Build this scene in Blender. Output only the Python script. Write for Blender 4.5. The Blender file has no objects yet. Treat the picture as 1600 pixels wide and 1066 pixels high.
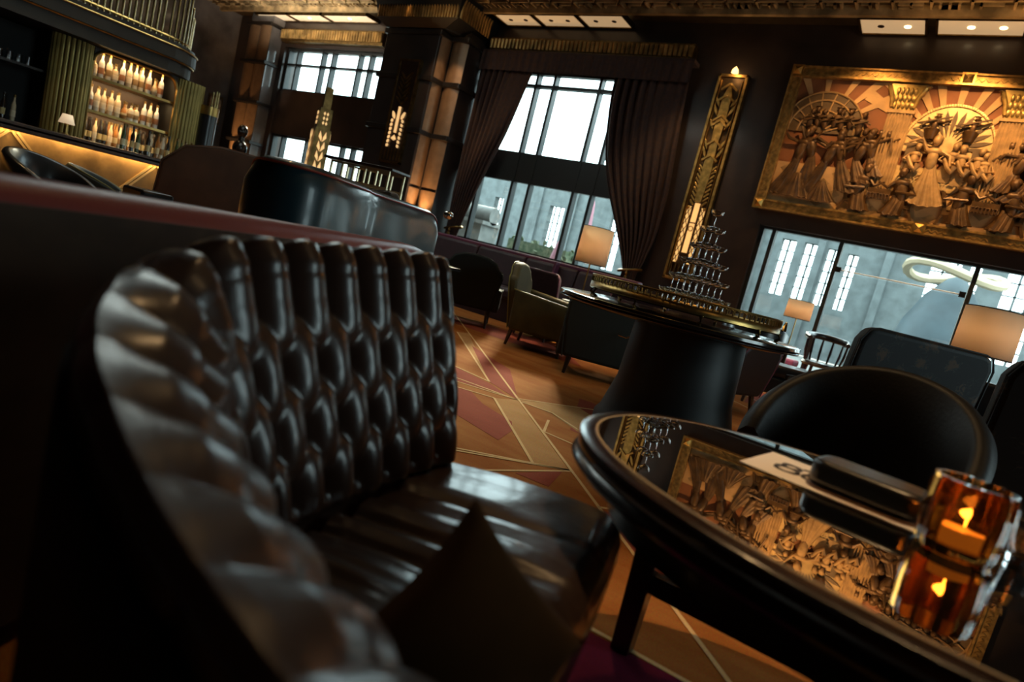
import bpy, math, random
from math import sin, cos, pi, radians as rad, sqrt
from mathutils import Vector, Matrix, Euler
random.seed(7)
S = bpy.context.scene
COL = S.collection

# ------------------------------------------------------------------ camera
cam_d = bpy.data.cameras.new('camera'); cam = bpy.data.objects.new('camera', cam_d); COL.objects.link(cam)
cam.matrix_world = (Matrix.Translation((0, 0, .91)) @ Matrix.Rotation(rad(31.63), 4, 'Z') @ Matrix.Rotation(rad(90), 4, 'X')
                    @ Matrix.Rotation(rad(-7.7), 4, 'X') @ Matrix.Rotation(rad(14.16), 4, 'Z'))
cam_d.sensor_width = 36; cam_d.lens = 22.26; cam_d.clip_start = .02; cam_d.clip_end = 200
cam_d.dof.use_dof = True; cam_d.dof.focus_distance = 3.6; cam_d.dof.aperture_fstop = 2.1
S.camera = cam

# ------------------------------------------------------------------ light of the place
W = bpy.data.worlds.new('overcast_sky'); S.world = W; W.use_nodes = True
bg = W.node_tree.nodes['Background']; bg.inputs[0].default_value = (.83, .97, 1.0, 1); bg.inputs[1].default_value = 6.0

def light(kind, name, loc, energy, col, aim=None, size=.1, sy=None, spot=60, blend=.6):
    d = bpy.data.lights.new(name, kind); d.energy = energy; d.color = col
    if kind == 'AREA':
        d.shape = 'RECTANGLE'; d.size = size; d.size_y = sy or size
    elif kind == 'SUN': d.angle = size
    else: d.shadow_soft_size = size
    if kind == 'SPOT': d.spot_size = rad(spot); d.spot_blend = blend
    o = bpy.data.objects.new(name, d); o.location = loc; COL.objects.link(o)
    if aim is not None: o.rotation_euler = (Vector(aim) - Vector(loc)).to_track_quat('-Z', 'Y').to_euler()
    return o

WARM = (1, .62, .28)
light('SUN', 'sun', (-30, 40, 20), 9.5, (1, .82, .58), aim=(-30 + 5.0, 40 - 8.6, 20 - 4.5), size=rad(8))
# skylight portals in the window openings (they only guide the sky's own light)
for nm, x0, x1, z0, z1 in (('center', -9.0, -4.7, .9, 4.5), ('right', -2.6, 2.4, .1, 2.33), ('left', -15.8, -12, .9, 4.7)):
    p = light('AREA', 'window_portal', ((x0 + x1) / 2, 11.25, (z0 + z1) / 2), 1, (1, 1, 1), aim=((x0 + x1) / 2, 5, (z0 + z1) / 2), size=x1 - x0, sy=z1 - z0)
    p.data.cycles.is_portal = True
p = light('AREA', 'window_portal', (5.35, 4.2, 2.75), 1, (1, 1, 1), aim=(0, 4.2, 2.75), size=2.4, sy=3.7); p.data.cycles.is_portal = True  # portal of the added right wall window
# the room's grid of recessed ceiling downlights
for x, y, e in ((-12.5, 2.6, 110), (-8.5, 2.6, 90), (-4.8, 2.6, 60), (-1.6, 3.2, 95), (1.8, 2.6, 25), (-12.5, 6.4, 110), (-8.5, 6.4, 110), (-4.8, 6.4, 90), (-1.6, 6.4, 45), (1.8, 6.4, 60)):
    light('SPOT', 'downlight', (x, y, 5.4), e, WARM, aim=(x, y, 0), size=.07, spot=85, blend=.8)
light('SPOT', 'table_downlight', (.05, 1.75, 5.4), 420, WARM, aim=(-.02, 1.5, 0), size=.05, spot=22, blend=.7)
S.view_settings.view_transform = 'Standard'; S.view_settings.look = 'None'
S.view_settings.exposure = 0.3; S.view_settings.gamma = 1; S.view_settings.use_curve_mapping = False
S.cycles.use_denoising = True
S.cycles.max_bounces = 8; S.cycles.diffuse_bounces = 4; S.cycles.glossy_bounces = 4; S.cycles.transmission_bounces = 8
S.cycles.transparent_max_bounces = 12; S.cycles.sample_clamp_indirect = 4; S.cycles.caustics_reflective = False; S.cycles.caustics_refractive = False

# ------------------------------------------------------------------ materials
MATS = {}
def M(name, col, rough=.5, metal=0, var=.0, vs=6, bump=0, bs=60, coat=0, emit=None, es=0, spec=.5, col2=None, trans=0, sheen=0, alpha=1, stretch=None):
    if name in MATS: return MATS[name]
    m = bpy.data.materials.new(name); m.use_nodes = True; MATS[name] = m
    nt = m.node_tree; b = nt.nodes['Principled BSDF']; L = nt.links
    c4 = (*col, 1)
    b.inputs['Base Color'].default_value = c4; b.inputs['Roughness'].default_value = rough; b.inputs['Metallic'].default_value = metal
    b.inputs['Specular IOR Level'].default_value = spec; b.inputs['Coat Weight'].default_value = coat; b.inputs['Coat Roughness'].default_value = .12
    b.inputs['Transmission Weight'].default_value = trans; b.inputs['Sheen Weight'].default_value = sheen
    if emit: b.inputs['Emission Color'].default_value = (*emit, 1); b.inputs['Emission Strength'].default_value = es
    if var or bump or col2:
        tc = nt.nodes.new('ShaderNodeTexCoord'); vec = tc.outputs['Object']
        if stretch:
            mp = nt.nodes.new('ShaderNodeMapping'); mp.inputs['Scale'].default_value = stretch; L.new(vec, mp.inputs[0]); vec = mp.outputs[0]
    if var or col2:
        n = nt.nodes.new('ShaderNodeTexNoise'); n.inputs['Scale'].default_value = vs; n.inputs['Detail'].default_value = 5; L.new(vec, n.inputs['Vector'])
        r = nt.nodes.new('ShaderNodeValToRGB'); L.new(n.outputs['Fac'], r.inputs['Fac'])
        r.color_ramp.elements[0].position = .36; r.color_ramp.elements[1].position = .64
        a = col2 if col2 else tuple(max(0, x * (1 - var)) for x in col); z = col if col2 else tuple(x * (1 + var) for x in col)
        r.color_ramp.elements[0].color = (*a, 1); r.color_ramp.elements[1].color = (*z, 1)
        L.new(r.outputs['Color'], b.inputs['Base Color'])
    if bump:
        n2 = nt.nodes.new('ShaderNodeTexNoise'); n2.inputs['Scale'].default_value = bs; n2.inputs['Detail'].default_value = 4; L.new(vec, n2.inputs['Vector'])
        bp = nt.nodes.new('ShaderNodeBump'); bp.inputs['Strength'].default_value = bump; bp.inputs['Distance'].default_value = .01
        L.new(n2.outputs['Fac'], bp.inputs['Height']); L.new(bp.outputs['Normal'], b.inputs['Normal'])
    return m

def emat(name, col, strength, var=0):
    if name in MATS: return MATS[name]
    m = M(name, tuple(min(1, c) for c in col), .5, emit=col, es=strength); return m

leather = M('oxblood_leather', (.048, .021, .013), .33, bump=.08, bs=90, coat=.5)
leather.node_tree.nodes['Principled BSDF'].inputs['Coat Roughness'].default_value = .2
seat_leather = M('seat_leather', (.028, .017, .014), .30, bump=.09, bs=55, coat=.5)
shell_brown = M('brown_shell_velvet', (.050, .027, .015), .8, var=.25, vs=9, sheen=.04)
red_leather = M('burgundy_leather', (.21, .032, .026), .38, bump=.08, bs=120)
dark_wood = M('dark_wood', (.018, .008, .005), .28, var=.4, vs=14, stretch=(1, 8, 8), coat=.4)
mahogany = M('mahogany_rim', (.020, .008, .006), .25, var=.35, vs=16, coat=.4)
black_lacquer = M('black_lacquer', (.006, .006, .007), .35)
black_glass = M('black_mirror_glass', (.004, .004, .004), .01, spec=1.0, coat=1.0)
MATS['black_mirror_glass'].node_tree.nodes['Principled BSDF'].inputs['Coat Roughness'].default_value = .0
MATS['black_mirror_glass'].node_tree.nodes['Principled BSDF'].inputs['IOR'].default_value = 3.4
brass = M('antique_brass', (.42, .27, .09), .32, 1, var=.25, vs=8)
dkbrass = M('aged_brass', (.20, .125, .045), .42, 1, var=.35, vs=9)
gold = M('gold_leaf', (.62, .36, .10), .38, 1, var=.3, vs=12, bump=.15, bs=40)
chrome = M('chrome_inlay', (.6, .58, .55), .18, 1)
green_vel = M('dark_green_velvet', (.007, .014, .013), .75, sheen=.05)
olive_vel = M('olive_velvet', (.055, .048, .014), .7, var=.2, vs=8, sheen=.06)
olive_pipe = M('olive_piping', (.20, .19, .05), .5)
purple_vel = M('purple_velvet', (.022, .006, .014), .6, var=.2, vs=8, sheen=.06)
purple_pipe = M('plum_piping', (.14, .04, .085), .4)
black_lea = M('black_leather', (.009, .009, .010), .3, bump=.08, bs=80, coat=.2)
brown_vel = M('brown_velvet', (.11, .048, .022), .7, var=.2, vs=5, sheen=.06)
blue_lea = M('blue_black_leather', (.012, .030, .038), .36, bump=.12, bs=12, coat=.3)
wall_brown = M('brown_wall_panel', (.036, .023, .017), .33, var=.25, vs=2.2, coat=.15)
wall_dark = M('dark_wall_panel', (.022, .016, .014), .35, var=.3, vs=2.5)
marble = M('grey_marble', (.15, .135, .13), .10, var=.3, vs=1.6, coat=.3)
bronze_panel = M('bronze_panel', (.26, .155, .085), .42, .35, var=.12, vs=7)
band_dark = M('dark_band', (.012, .009, .008), .4)
frame_dark = M('window_frame_bronze', (.030, .034, .034), .4, .2)
stone = M('pale_stone', (.165, .17, .16), .8, var=.18, vs=4)
stone_d = M('grey_stone', (.095, .112, .114), .8, var=.2, vs=3)
cream = M('cream_shade_cloth', (.9, .72, .5), .8)

def shade_mat(name, col, em):
    m = bpy.data.materials.new(name); m.use_nodes = True; MATS[name] = m; nt = m.node_tree; L = nt.links
    for n in list(nt.nodes): nt.nodes.remove(n)
    o = nt.nodes.new('ShaderNodeOutputMaterial'); t = nt.nodes.new('ShaderNodeBsdfTranslucent'); d = nt.nodes.new('ShaderNodeBsdfDiffuse'); mx = nt.nodes.new('ShaderNodeMixShader')
    t.inputs[0].default_value = (*col, 1); d.inputs[0].default_value = (*col, 1); mx.inputs[0].default_value = .35
    tc = nt.nodes.new('ShaderNodeTexCoord'); n = nt.nodes.new('ShaderNodeTexNoise'); n.inputs['Scale'].default_value = 260; L.new(tc.outputs['Object'], n.inputs['Vector'])
    bp = nt.nodes.new('ShaderNodeBump'); bp.inputs['Strength'].default_value = .15; L.new(n.outputs['Fac'], bp.inputs['Height']); L.new(bp.outputs[0], d.inputs['Normal'])
    L.new(t.outputs[0], mx.inputs[1]); L.new(d.outputs[0], mx.inputs[2]); L.new(mx.outputs[0], o.inputs[0])
    return m
lamp_cloth = shade_mat('lamp_shade_cloth', (.88, .74, .58), 0)

def pane_mat(name, tint, refl=.10):
    m = bpy.data.materials.new(name); m.use_nodes = True; MATS[name] = m; nt = m.node_tree; L = nt.links
    for n in list(nt.nodes): nt.nodes.remove(n)
    o = nt.nodes.new('ShaderNodeOutputMaterial'); t = nt.nodes.new('ShaderNodeBsdfTransparent'); g = nt.nodes.new('ShaderNodeBsdfGlossy'); mx = nt.nodes.new('ShaderNodeMixShader'); f = nt.nodes.new('ShaderNodeFresnel')
    nt.nodes.remove(f); lw = nt.nodes.new('ShaderNodeLayerWeight'); lw.inputs[0].default_value = .5
    pw = nt.nodes.new('ShaderNodeMath'); pw.operation = 'POWER'; pw.inputs[1].default_value = 4
    ma = nt.nodes.new('ShaderNodeMath'); ma.operation = 'MULTIPLY_ADD'; ma.inputs[1].default_value = .5; ma.inputs[2].default_value = .04
    t.inputs[0].default_value = (*tint, 1); g.inputs['Roughness'].default_value = .0
    L.new(lw.outputs['Facing'], pw.inputs[0]); L.new(pw.outputs[0], ma.inputs[0])
    L.new(ma.outputs[0], mx.inputs[0]); L.new(t.outputs[0], mx.inputs[1]); L.new(g.outputs[0], mx.inputs[2]); L.new(mx.outputs[0], o.inputs[0])
    return m
pane = pane_mat('window_glass', (.90, .96, .96))

def glass(name, col, rough=.0, ior=1.45):
    m = M(name, col, rough, trans=1.0); m.node_tree.nodes['Principled BSDF'].inputs['IOR'].default_value = ior; return m
clear_glass = glass('clear_coupe_glass', (1, 1, 1), .02, 1.6)
amber_glass = glass('amber_ribbed_glass', (.80, .34, .07), .06)

# ------------------------------------------------------------------ mesh helpers
class MB:
    def __init__(s): s.v = []; s.f = []; s.m = []; s.k = 0
    def add(s, vs, fs):
        n = len(s.v); s.v += [tuple(p) for p in vs]; s.f += [tuple(i + n for i in f) for f in fs]; s.m += [s.k] * len(fs); return s
    def bx(s, x0, x1, y0, y1, z0, z1):
        vs = [(x, y, z) for x in (x0, x1) for y in (y0, y1) for z in (z0, z1)]
        return s.add(vs, [(0, 1, 3, 2), (4, 6, 7, 5), (0, 4, 5, 1), (2, 3, 7, 6), (0, 2, 6, 4), (1, 5, 7, 3)])
    def hexa(s, lo, hi):
        return s.add(list(lo) + list(hi), [(3, 2, 1, 0), (4, 5, 6, 7), (0, 1, 5, 4), (1, 2, 6, 5), (2, 3, 7, 6), (3, 0, 4, 7)])
    def bar(s, a, b, w, h, up=(0, 0, 1)):
        a = Vector(a); b = Vector(b); d = (b - a).normalized(); u = Vector(up); x = d.cross(u)
        if x.length < 1e-5: x = d.cross(Vector((1, 0, 0)))
        x.normalize(); y = x.cross(d).normalized(); x *= w / 2; y *= h / 2
        return s.hexa([a - x - y, a + x - y, a + x + y, a - x + y], [b - x - y, b + x - y, b + x + y, b - x + y])
    def tube(s, pts, r, n=8, closed=False, caps=True):
        P = [Vector(p) for p in pts]; N = len(P); rs = r if isinstance(r, (list, tuple)) else [r] * N
        rings = []; ref = Vector((0, 0, 1))
        for i, p in enumerate(P):
            d = (P[(i + 1) % N] - P[i - 1]) if closed else (P[min(i + 1, N - 1)] - P[max(i - 1, 0)])
            d.normalize(); x = d.cross(ref)
            if x.length < 1e-3: x = d.cross(Vector((1, 0, 0)))
            x.normalize(); y = x.cross(d)
            rings.append([p + (x * cos(2 * pi * k / n) + y * sin(2 * pi * k / n)) * rs[i] for k in range(n)])
        fs = []; T = N if closed else N - 1
        for i in range(T):
            j = (i + 1) % N
            for k in range(n): fs.append((i * n + k, i * n + (k + 1) % n, j * n + (k + 1) % n, j * n + k))
        if caps and not closed: fs += [tuple(range(n)), tuple(reversed(range((N - 1) * n, N * n)))]
        return s.add([q for g in rings for q in g], fs)
    def cyl(s, a, b, r0, r1=None, n=16): return s.tube([a, b], [r0, r1 if r1 is not None else r0], n)
    def lathe(s, prof, c=(0, 0, 0), n=24, a0=0, a1=2 * pi):
        full = abs(a1 - a0 - 2 * pi) < 1e-6; K = n if full else n + 1; P = len(prof)
        vs = [(c[0] + r * cos(a0 + (a1 - a0) * k / n), c[1] + r * sin(a0 + (a1 - a0) * k / n), c[2] + z) for k in range(K) for r, z in prof]
        fs = []
        for k in range(n):
            j = (k + 1) % K
            for i in range(P - 1): fs.append((k * P + i, j * P + i, j * P + i + 1, k * P + i + 1))
        return s.add(vs, fs)
    def ell(s, c, r, n=12, m=8, rot=None):
        vs = []; R = rot.to_matrix() if rot else None
        for j in range(m + 1):
            t = -pi / 2 + pi * j / m
            for k in range(n):
                a = 2 * pi * k / n; p = Vector((r[0] * cos(t) * cos(a), r[1] * cos(t) * sin(a), r[2] * sin(t)))
                if R: p = R @ p
                vs.append(Vector(c) + p)
        fs = [(j * n + k, j * n + (k + 1) % n, (j + 1) * n + (k + 1) % n, (j + 1) * n + k) for j in range(m) for k in range(n)]
        return s.add(vs, fs)
    def grid(s, fn, nu, nv, cu=False):
        vs = [fn(i / nu, j / nv) for i in range(nu if cu else nu + 1) for j in range(nv + 1)]; K = nv + 1
        fs = [(i * K + j, ((i + 1) % nu if cu else i + 1) * K + j, ((i + 1) % nu if cu else i + 1) * K + j + 1, i * K + j + 1) for i in range(nu) for j in range(nv)]
        return s.add(vs, fs)
    def prism(s, poly, f0, f1):
        n = len(poly); vs = [f0(*p) for p in poly] + [f1(*p) for p in poly]
        return s.add(vs, [tuple(reversed(range(n))), tuple(range(n, 2 * n))] + [(i, (i + 1) % n, n + (i + 1) % n, n + i) for i in range(n)])
    def zprism(s, poly, z0, z1): return s.prism(poly, lambda x, y: (x, y, z0), lambda x, y: (x, y, z1))
    def yprism(s, poly, y0, y1): return s.prism(poly, lambda x, z: (x, y0, z), lambda x, z: (x, y1, z))
    def build(s, name, mat, parent=None, smooth=True, bevel=0, sub=0, world=False, solid=0, seg=2, ang=38):
        me = bpy.data.meshes.new(name); o = bpy.data.objects.new(name, me); COL.objects.link(o)
        off = Vector((0, 0, 0))
        if parent is None and not world:
            xs = [p[0] for p in s.v]; ys = [p[1] for p in s.v]; zs = [p[2] for p in s.v]
            off = Vector(((min(xs) + max(xs)) / 2, (min(ys) + max(ys)) / 2, min(zs))); o.location = off
        elif parent is not None and world:
            q = parent; off = Vector((0, 0, 0))
            while q is not None: off += q.location; q = q.parent
        vs = [tuple(Vector(p) - off) for p in s.v] if off.length else s.v
        me.from_pydata(vs, [], s.f)
        for mm in (mat if isinstance(mat, (list, tuple)) else [mat]): me.materials.append(mm)
        if isinstance(mat, (list, tuple)): me.polygons.foreach_set('material_index', s.m)
        me.update()
        import bmesh
        b = bmesh.new(); b.from_mesh(me); bmesh.ops.recalc_face_normals(b, faces=b.faces); b.to_mesh(me); b.free()
        if smooth:
            me.polygons.foreach_set('use_smooth', [True] * len(me.polygons))
            if not sub: me.set_sharp_from_angle(angle=rad(ang))
        if parent is not None: o.parent = parent
        if solid: q = o.modifiers.new('s', 'SOLIDIFY'); q.thickness = solid; q.offset = 0
        if bevel: q = o.modifiers.new('b', 'BEVEL'); q.width = bevel; q.segments = seg; q.limit_method = 'ANGLE'; q.angle_limit = rad(40); q.harden_normals = False
        if sub: q = o.modifiers.new('u', 'SUBSURF'); q.levels = sub; q.render_levels = sub
        return o

def tag(o, label=None, cat=None, group=None, kind=None):
    if label: o['label'] = label
    if cat: o['category'] = cat
    if group: o['group'] = group
    if kind: o['kind'] = kind
    return o
def thing(name, label, cat, loc=(0, 0, 0), rz=0, group=None):
    o = bpy.data.objects.new(name, None); o.empty_display_size = .1; COL.objects.link(o); o.location = loc; o.rotation_euler = (0, 0, rz)
    return tag(o, label, cat, group)
def struct(mb, name, mat, **k): return tag(mb.build(name, mat, **k), kind='structure')
def dup(root, loc, rz=None, label=None, group=None):
    r = root.copy(); COL.objects.link(r); r.location = loc
    if rz is not None: r.rotation_euler = (0, 0, rz)
    if label: r['label'] = label
    if group: r['group'] = group
    for ch in list(root.children):
        c = ch.copy(); COL.objects.link(c); c.parent = r
        for g in list(ch.children):
            d = g.copy(); COL.objects.link(d); d.parent = c
    return r
def lerp(a, b, t): return a + (b - a) * t
def interp(pts, t):      # piecewise-linear with smooth (Catmull-Rom) interpolation over equal parameter steps
    n = len(pts) - 1; x = min(max(t, 0), 1) * n; i = min(int(x), n - 1); f = x - i
    p0, p1, p2, p3 = pts[max(i - 1, 0)], pts[i], pts[i + 1], pts[min(i + 2, n)]
    return tuple(.5 * ((2 * b) + (-a + c) * f + (2 * a - 5 * b + 4 * c - d) * f * f + (-a + 3 * b - 3 * c + d) * f ** 3) for a, b, c, d in zip(p0, p1, p2, p3))
def hash1(i): return (sin(i * 127.1 + 3.7) * 43758.5453) % 1
def noise1(x):
    i = math.floor(x); f = x - i; f = f * f * (3 - 2 * f); return lerp(hash1(i), hash1(i + 1), f)

# ------------------------------------------------------------------ carpet floor (one surface, pattern in its own mesh)
def carpet(name, col, col2, vs=2.5):
    m = M(name, col, 1.0, bump=.2, bs=420, spec=.05); nt = m.node_tree; L = nt.links; b = nt.nodes['Principled BSDF']
    tc = nt.nodes.new('ShaderNodeTexCoord'); n = nt.nodes.new('ShaderNodeTexNoise'); n.inputs['Scale'].default_value = vs; n.inputs['Detail'].default_value = 6
    mp = nt.nodes.new('ShaderNodeMapping'); mp.inputs['Rotation'].default_value = (0, 0, rad(35)); mp.inputs['Scale'].default_value = (1, 3.2, 1)
    L.new(tc.outputs['Object'], mp.inputs[0]); L.new(mp.outputs[0], n.inputs['Vector'])
    n2 = nt.nodes.new('ShaderNodeTexNoise'); n2.inputs['Scale'].default_value = 190; L.new(tc.outputs['Object'], n2.inputs['Vector'])
    r = nt.nodes.new('ShaderNodeValToRGB'); r.color_ramp.elements[0].color = (*col, 1); r.color_ramp.elements[1].color = (*col2, 1)
    r.color_ramp.elements[0].position = .35; r.color_ramp.elements[1].position = .65
    mx = nt.nodes.new('ShaderNodeMix'); mx.data_type = 'RGBA'; mx.blend_type = 'OVERLAY'; mx.inputs[0].default_value = .45
    L.new(n.outputs['Fac'], r.inputs['Fac']); L.new(r.outputs['Color'], mx.inputs[6]); L.new(n2.outputs['Color'], mx.inputs[7]); L.new(mx.outputs[2], b.inputs['Base Color'])
    return m
c_base = carpet('carpet_rust', (.28, .095, .022), (.36, .15, .045))
c_tan = carpet('carpet_tan', (.40, .215, .085), (.44, .25, .11))
c_red = carpet('carpet_dusty_red', (.25, .06, .038), (.29, .075, .05))
c_mag = carpet('carpet_magenta', (.13, .012, .035), (.17, .016, .045))
c_line = carpet('carpet_cream_line', (.62, .43, .22), (.68, .48, .26))
f = MB(); f.bx(-19, 5, -3.5, 11.2, -.1, 0)
def patch(k, poly, z):
    f.k = k; f.zprism(poly, z - .0004, z); f.k = 0
def line(a, b, w=.016, z=.0022):
    d = Vector((b[0] - a[0], b[1] - a[1])).normalized(); p = Vector((-d.y, d.x)) * w / 2
    patch(4, [(a[0] - p.x, a[1] - p.y), (b[0] - p.x, b[1] - p.y), (b[0] + p.x, b[1] + p.y), (a[0] + p.x, a[1] + p.y)], z)
ML = lambda t: (lerp(-5.6, .9, t), lerp(7.1, .61, t))
patch(1, [(-2.07, 3.32), (-2.0, 3.49), (-1.16, 2.65), (-1.29, 2.53)], .0010)
patch(1, [(-2.0, 3.5), (-1.78, 3.93), (-1.25, 3.6), (-1.1, 3.1), (-1.74, 3.5)], .0012)
patch(1, [(-3.79, 5.29), (-2.36, 3.67), (-3.82, 5.13)], .0012)
patch(2, [(-2.6, 3.2), (-2.2, 3.25), (-2.0, 3.10), (-1.72, 3.0), (-1.62, 2.86), (-1.55, 2.62), (-1.9, 2.72), (-2.3, 2.95)], .0012)
patch(2, [(-2.36, 3.67), (-2.0, 3.5), (-2.6, 4.3), (-3.3, 4.7)], .0014)
patch(2, [(-3.6, 3.6), (-2.9, 3.75), (-2.3, 3.62), (-2.1, 3.5), (-2.5, 3.33)], .0013)
patch(2, [(-1.9, 4.2), (-1.1, 4.3), (-.6, 3.3), (-1.5, 3.3)], .0011)
patch(2, [(-1.25, 2.32), (-1.16, 2.60), (-1.09, 2.34)], .0014)
patch(2, [(-.86, 2.36), (-.35, 2.45), (-.2, 1.95), (-.5, 2.01)], .0011)
patch(2, [(-4.8, 6.0), (-3.4, 6.6), (-2.6, 5.6), (-4.2, 5.6)], .0011)
patch(2, [(-1.5, 8.2), (-.6, 8.4), (-.2, 7.3), (-1.3, 6.9)], .0011)
patch(1, [(-.1, 5.2), (1.4, 6), (1.0, 4.0)], .0011)
patch(3, [(-.62, 1.52), (-.05, 1.56), (-.1, 1.0), (-.55, 1.0)], .0012)
for a, b in (((-5.6, 7.1), (.9, .61)), ((-3.82, 5.13), (-2.36, 3.67)), ((-2.36, 3.67), (-3.1, 3.79)), ((-3.4, 3.2), (-2.5, 3.32)), ((-2.5, 3.32), (-2.0, 3.49)), ((-2.8, 3.40), (-2.0, 3.49)),
             ((-3.0, 2.97), (-2.07, 3.32)), ((-2.07, 3.32), (-1.29, 2.53)), ((-2.2, 1.72), (-1.15, 2.64)), ((-1.8, 2.0), (-1.15, 2.64)), ((-1.35, 2.15), (-1.14, 2.64)),
             ((-2.02, 3.52), (-1.1, 4.9)), ((-1.96, 3.48), (-1.74, 3.51)), ((-1.74, 3.51), (-1.35, 3.3)), ((-1.54, 3.06), (-1.2, 3.05)), ((-1.54, 3.06), (-1.66, 3.32)), ((-.62, 1.54), (0.3, 1.58)),
             ((-.87, 2.37), (.2, 3.4)), ((-1.6, 6.9), (.4, 5.2)), ((-2.4, 8.6), (-.4, 6.3)), ((-6.5, 5.4), (-3.2, 6.9))):
    line(a, b)
struct(f, 'floor', [c_base, c_tan, c_red, c_mag, c_line], smooth=False)

# ------------------------------------------------------------------ walls (daylight wall at Y = 10.85, glass at Y = 11)
w = MB(); Y0, Y1 = 10.85, 11.25
for x0, x1, z0, z1 in ((-19, -15.8, 0, 5.5), (-12.0, -9.0, 0, 5.5), (-4.7, -2.62, 0, 5.5), (2.5, 5, 0, 5.5), (-15.8, -12, 4.72, 5.5), (-15.8, -12, 0, .9), (-9, -4.7, 4.55, 5.5),
                       (-9, -4.7, 0, .93), (-2.62, 2.5, 2.34, 5.5), (-2.62, 2.5, 0, .12)):
    w.bx(x0, x1, Y0, Y1, z0, z1)
struct(w, 'wall_back', wall_brown, smooth=False)
w = MB(); w.bx(-15.8, -12.0, 10.9, 11.1, 2.46, 3.62); struct(w, 'trim_1', wall_brown, smooth=False)
w = MB(); w.bx(-18.2, -18, -3.5, 11.25, 0, 5.5); struct(w, 'wall_left', marble, smooth=False)
w = MB()
for a in ((-3.5, 3.0, 0, 5.5), (5.4, 11.25, 0, 5.5), (3.0, 5.4, 0, .9), (3.0, 5.4, 4.6, 5.5)): w.bx(5, 5.3, a[0], a[1], a[2], a[3])
struct(w, 'wall_right', wall_dark, smooth=False)
w = MB(); w.bx(-19, 5, -3.7, -3.5, 0, 5.5); struct(w, 'wall_front', wall_dark, smooth=False)
# ceiling with gilded fretwork relief
ceil_base = M('ceiling_dark_gilt', (.055, .036, .016), .5, .3, var=.4, vs=5)
gilt = M('ceiling_gilt_relief', (.44, .32, .17), .42, .45, var=.5, vs=3)
c = MB(); c.bx(-19, 5, -3.5, 11.25, 5.5, 5.7)
c.k = 1
rng = random.Random(11)
for i in range(150):
    x = -18.6 + (i % 50) * .46; y = 8.9 + (i // 50) * .52
    t = rng.choice((0, 1, 2, 3)); z0, z1 = 5.44, 5.5
    def r(x0, x1, y0, y1): c.bx(x + x0, x + x1, y + y0, y + y1, z0, z1)
    r(0, .44, 0, .03); r(0, .03, 0, .48)
    if t == 0: r(.1, .36, .12, .15); r(.1, .13, .12, .4); r(.1, .36, .38, .41); r(.2, .36, .25, .28)
    elif t == 1: r(.1, .13, .1, .42); r(.21, .24, .1, .42); r(.32, .35, .1, .42); r(.1, .35, .24, .27)
    elif t == 2: r(.08, .38, .1, .13); r(.08, .38, .2, .23); r(.08, .38, .3, .33); r(.22, .25, .1, .42)
    else: r(.08, .2, .1, .13); r(.17, .2, .1, .42); r(.26, .29, .08, .4); r(.26, .4, .37, .4)
for y in (8.85, 10.18, 10.86): c.bx(-19, 5, y, y + .08, 5.36, 5.5)
struct(c, 'ceiling', [ceil_base, gilt], smooth=False)

# ceiling light panels, recessed lamps
panel_m = M('opal_ceiling_panel', (.75, .62, .42), .5, emit=(1, .66, .34), es=.30)
panel_b = M('bright_ceiling_panel', (.8, .7, .5), .5, emit=(1, .74, .46), es=.50)
lamp_on = emat('recessed_lamp_glow', (1, .75, .4), 4); lamp_off = M('unlit_lamp', (.03, .02, .012), .4)
def ceil_panel(x0, x1, y0, y1, spots, label, m, on=True):
    t = thing('ceiling_light_panel', label, 'ceiling light', ((x0 + x1) / 2, (y0 + y1) / 2, 5.36), 0, 'ceiling light panels')
    q = MB(); q.bx(x0 + .03, x1 - .03, y0 + .03, y1 - .03, 5.37, 5.39); q.build('diffuser', m, t, smooth=False, world=True)
    q = MB()
    for a in ((x0, x1, y0, y0 + .03), (x0, x1, y1 - .03, y1), (x0, x0 + .03, y0, y1), (x1 - .03, x1, y0, y1)): q.bx(*a, 5.355, 5.44)
    q.build('frame', dkbrass, t, smooth=False, world=True)
    for fx, lit in spots:
        q = MB(); q.cyl((lerp(x0, x1, fx), (y0 + y1) / 2, 5.362), (lerp(x0, x1, fx), (y0 + y1) / 2, 5.372), .045, n=14)
        q.build('recessed_lamp', lamp_on if lit else lamp_off, t, world=True)
    return t
for k, (a, b) in enumerate(((-8.62, -7.72), (-7.68, -6.74), (-6.70, -5.76))):
    ceil_panel(a, b, 10.26, 10.80, ((.3, False), (.7, False)), ('ceiling light panel of two dark lamps, leftmost of three over the curtained window', 'ceiling light panel of two dark lamps, middle of three over the curtained window', 'ceiling light panel of two dark lamps, rightmost of three over the curtained window')[k], panel_m)
ceil_panel(-2.0, -1.12, 10.28, 10.82, ((.33, False), (.72, True)), 'opal ceiling panel with one dark and one lit lamp above the gilded mural', panel_m)
ceil_panel(-1.02, .02, 10.28, 10.80, ((.4, True), (.75, True)), 'opal ceiling panel with two lit lamps above the gilded mural', panel_m)
for k, (a, b) in enumerate(((-16.7, -15.4), (-15.35, -14.05), (-14.0, -12.4))):
    ceil_panel(a, b, 10.4, 10.82, ((.5, True),), ('bright ceiling panel, leftmost of three above the far left window', 'bright ceiling panel, middle of three above the far left window', 'bright ceiling panel, rightmost of three above the far left window')[k], panel_b)
fill_panel = M('lounge_fill_glow', (.8, .85, .82), .5, emit=(.86, 1.0, .95), es=3.2)  # added glowing panels, out of view, for cool highlights on the near leather arm
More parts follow.
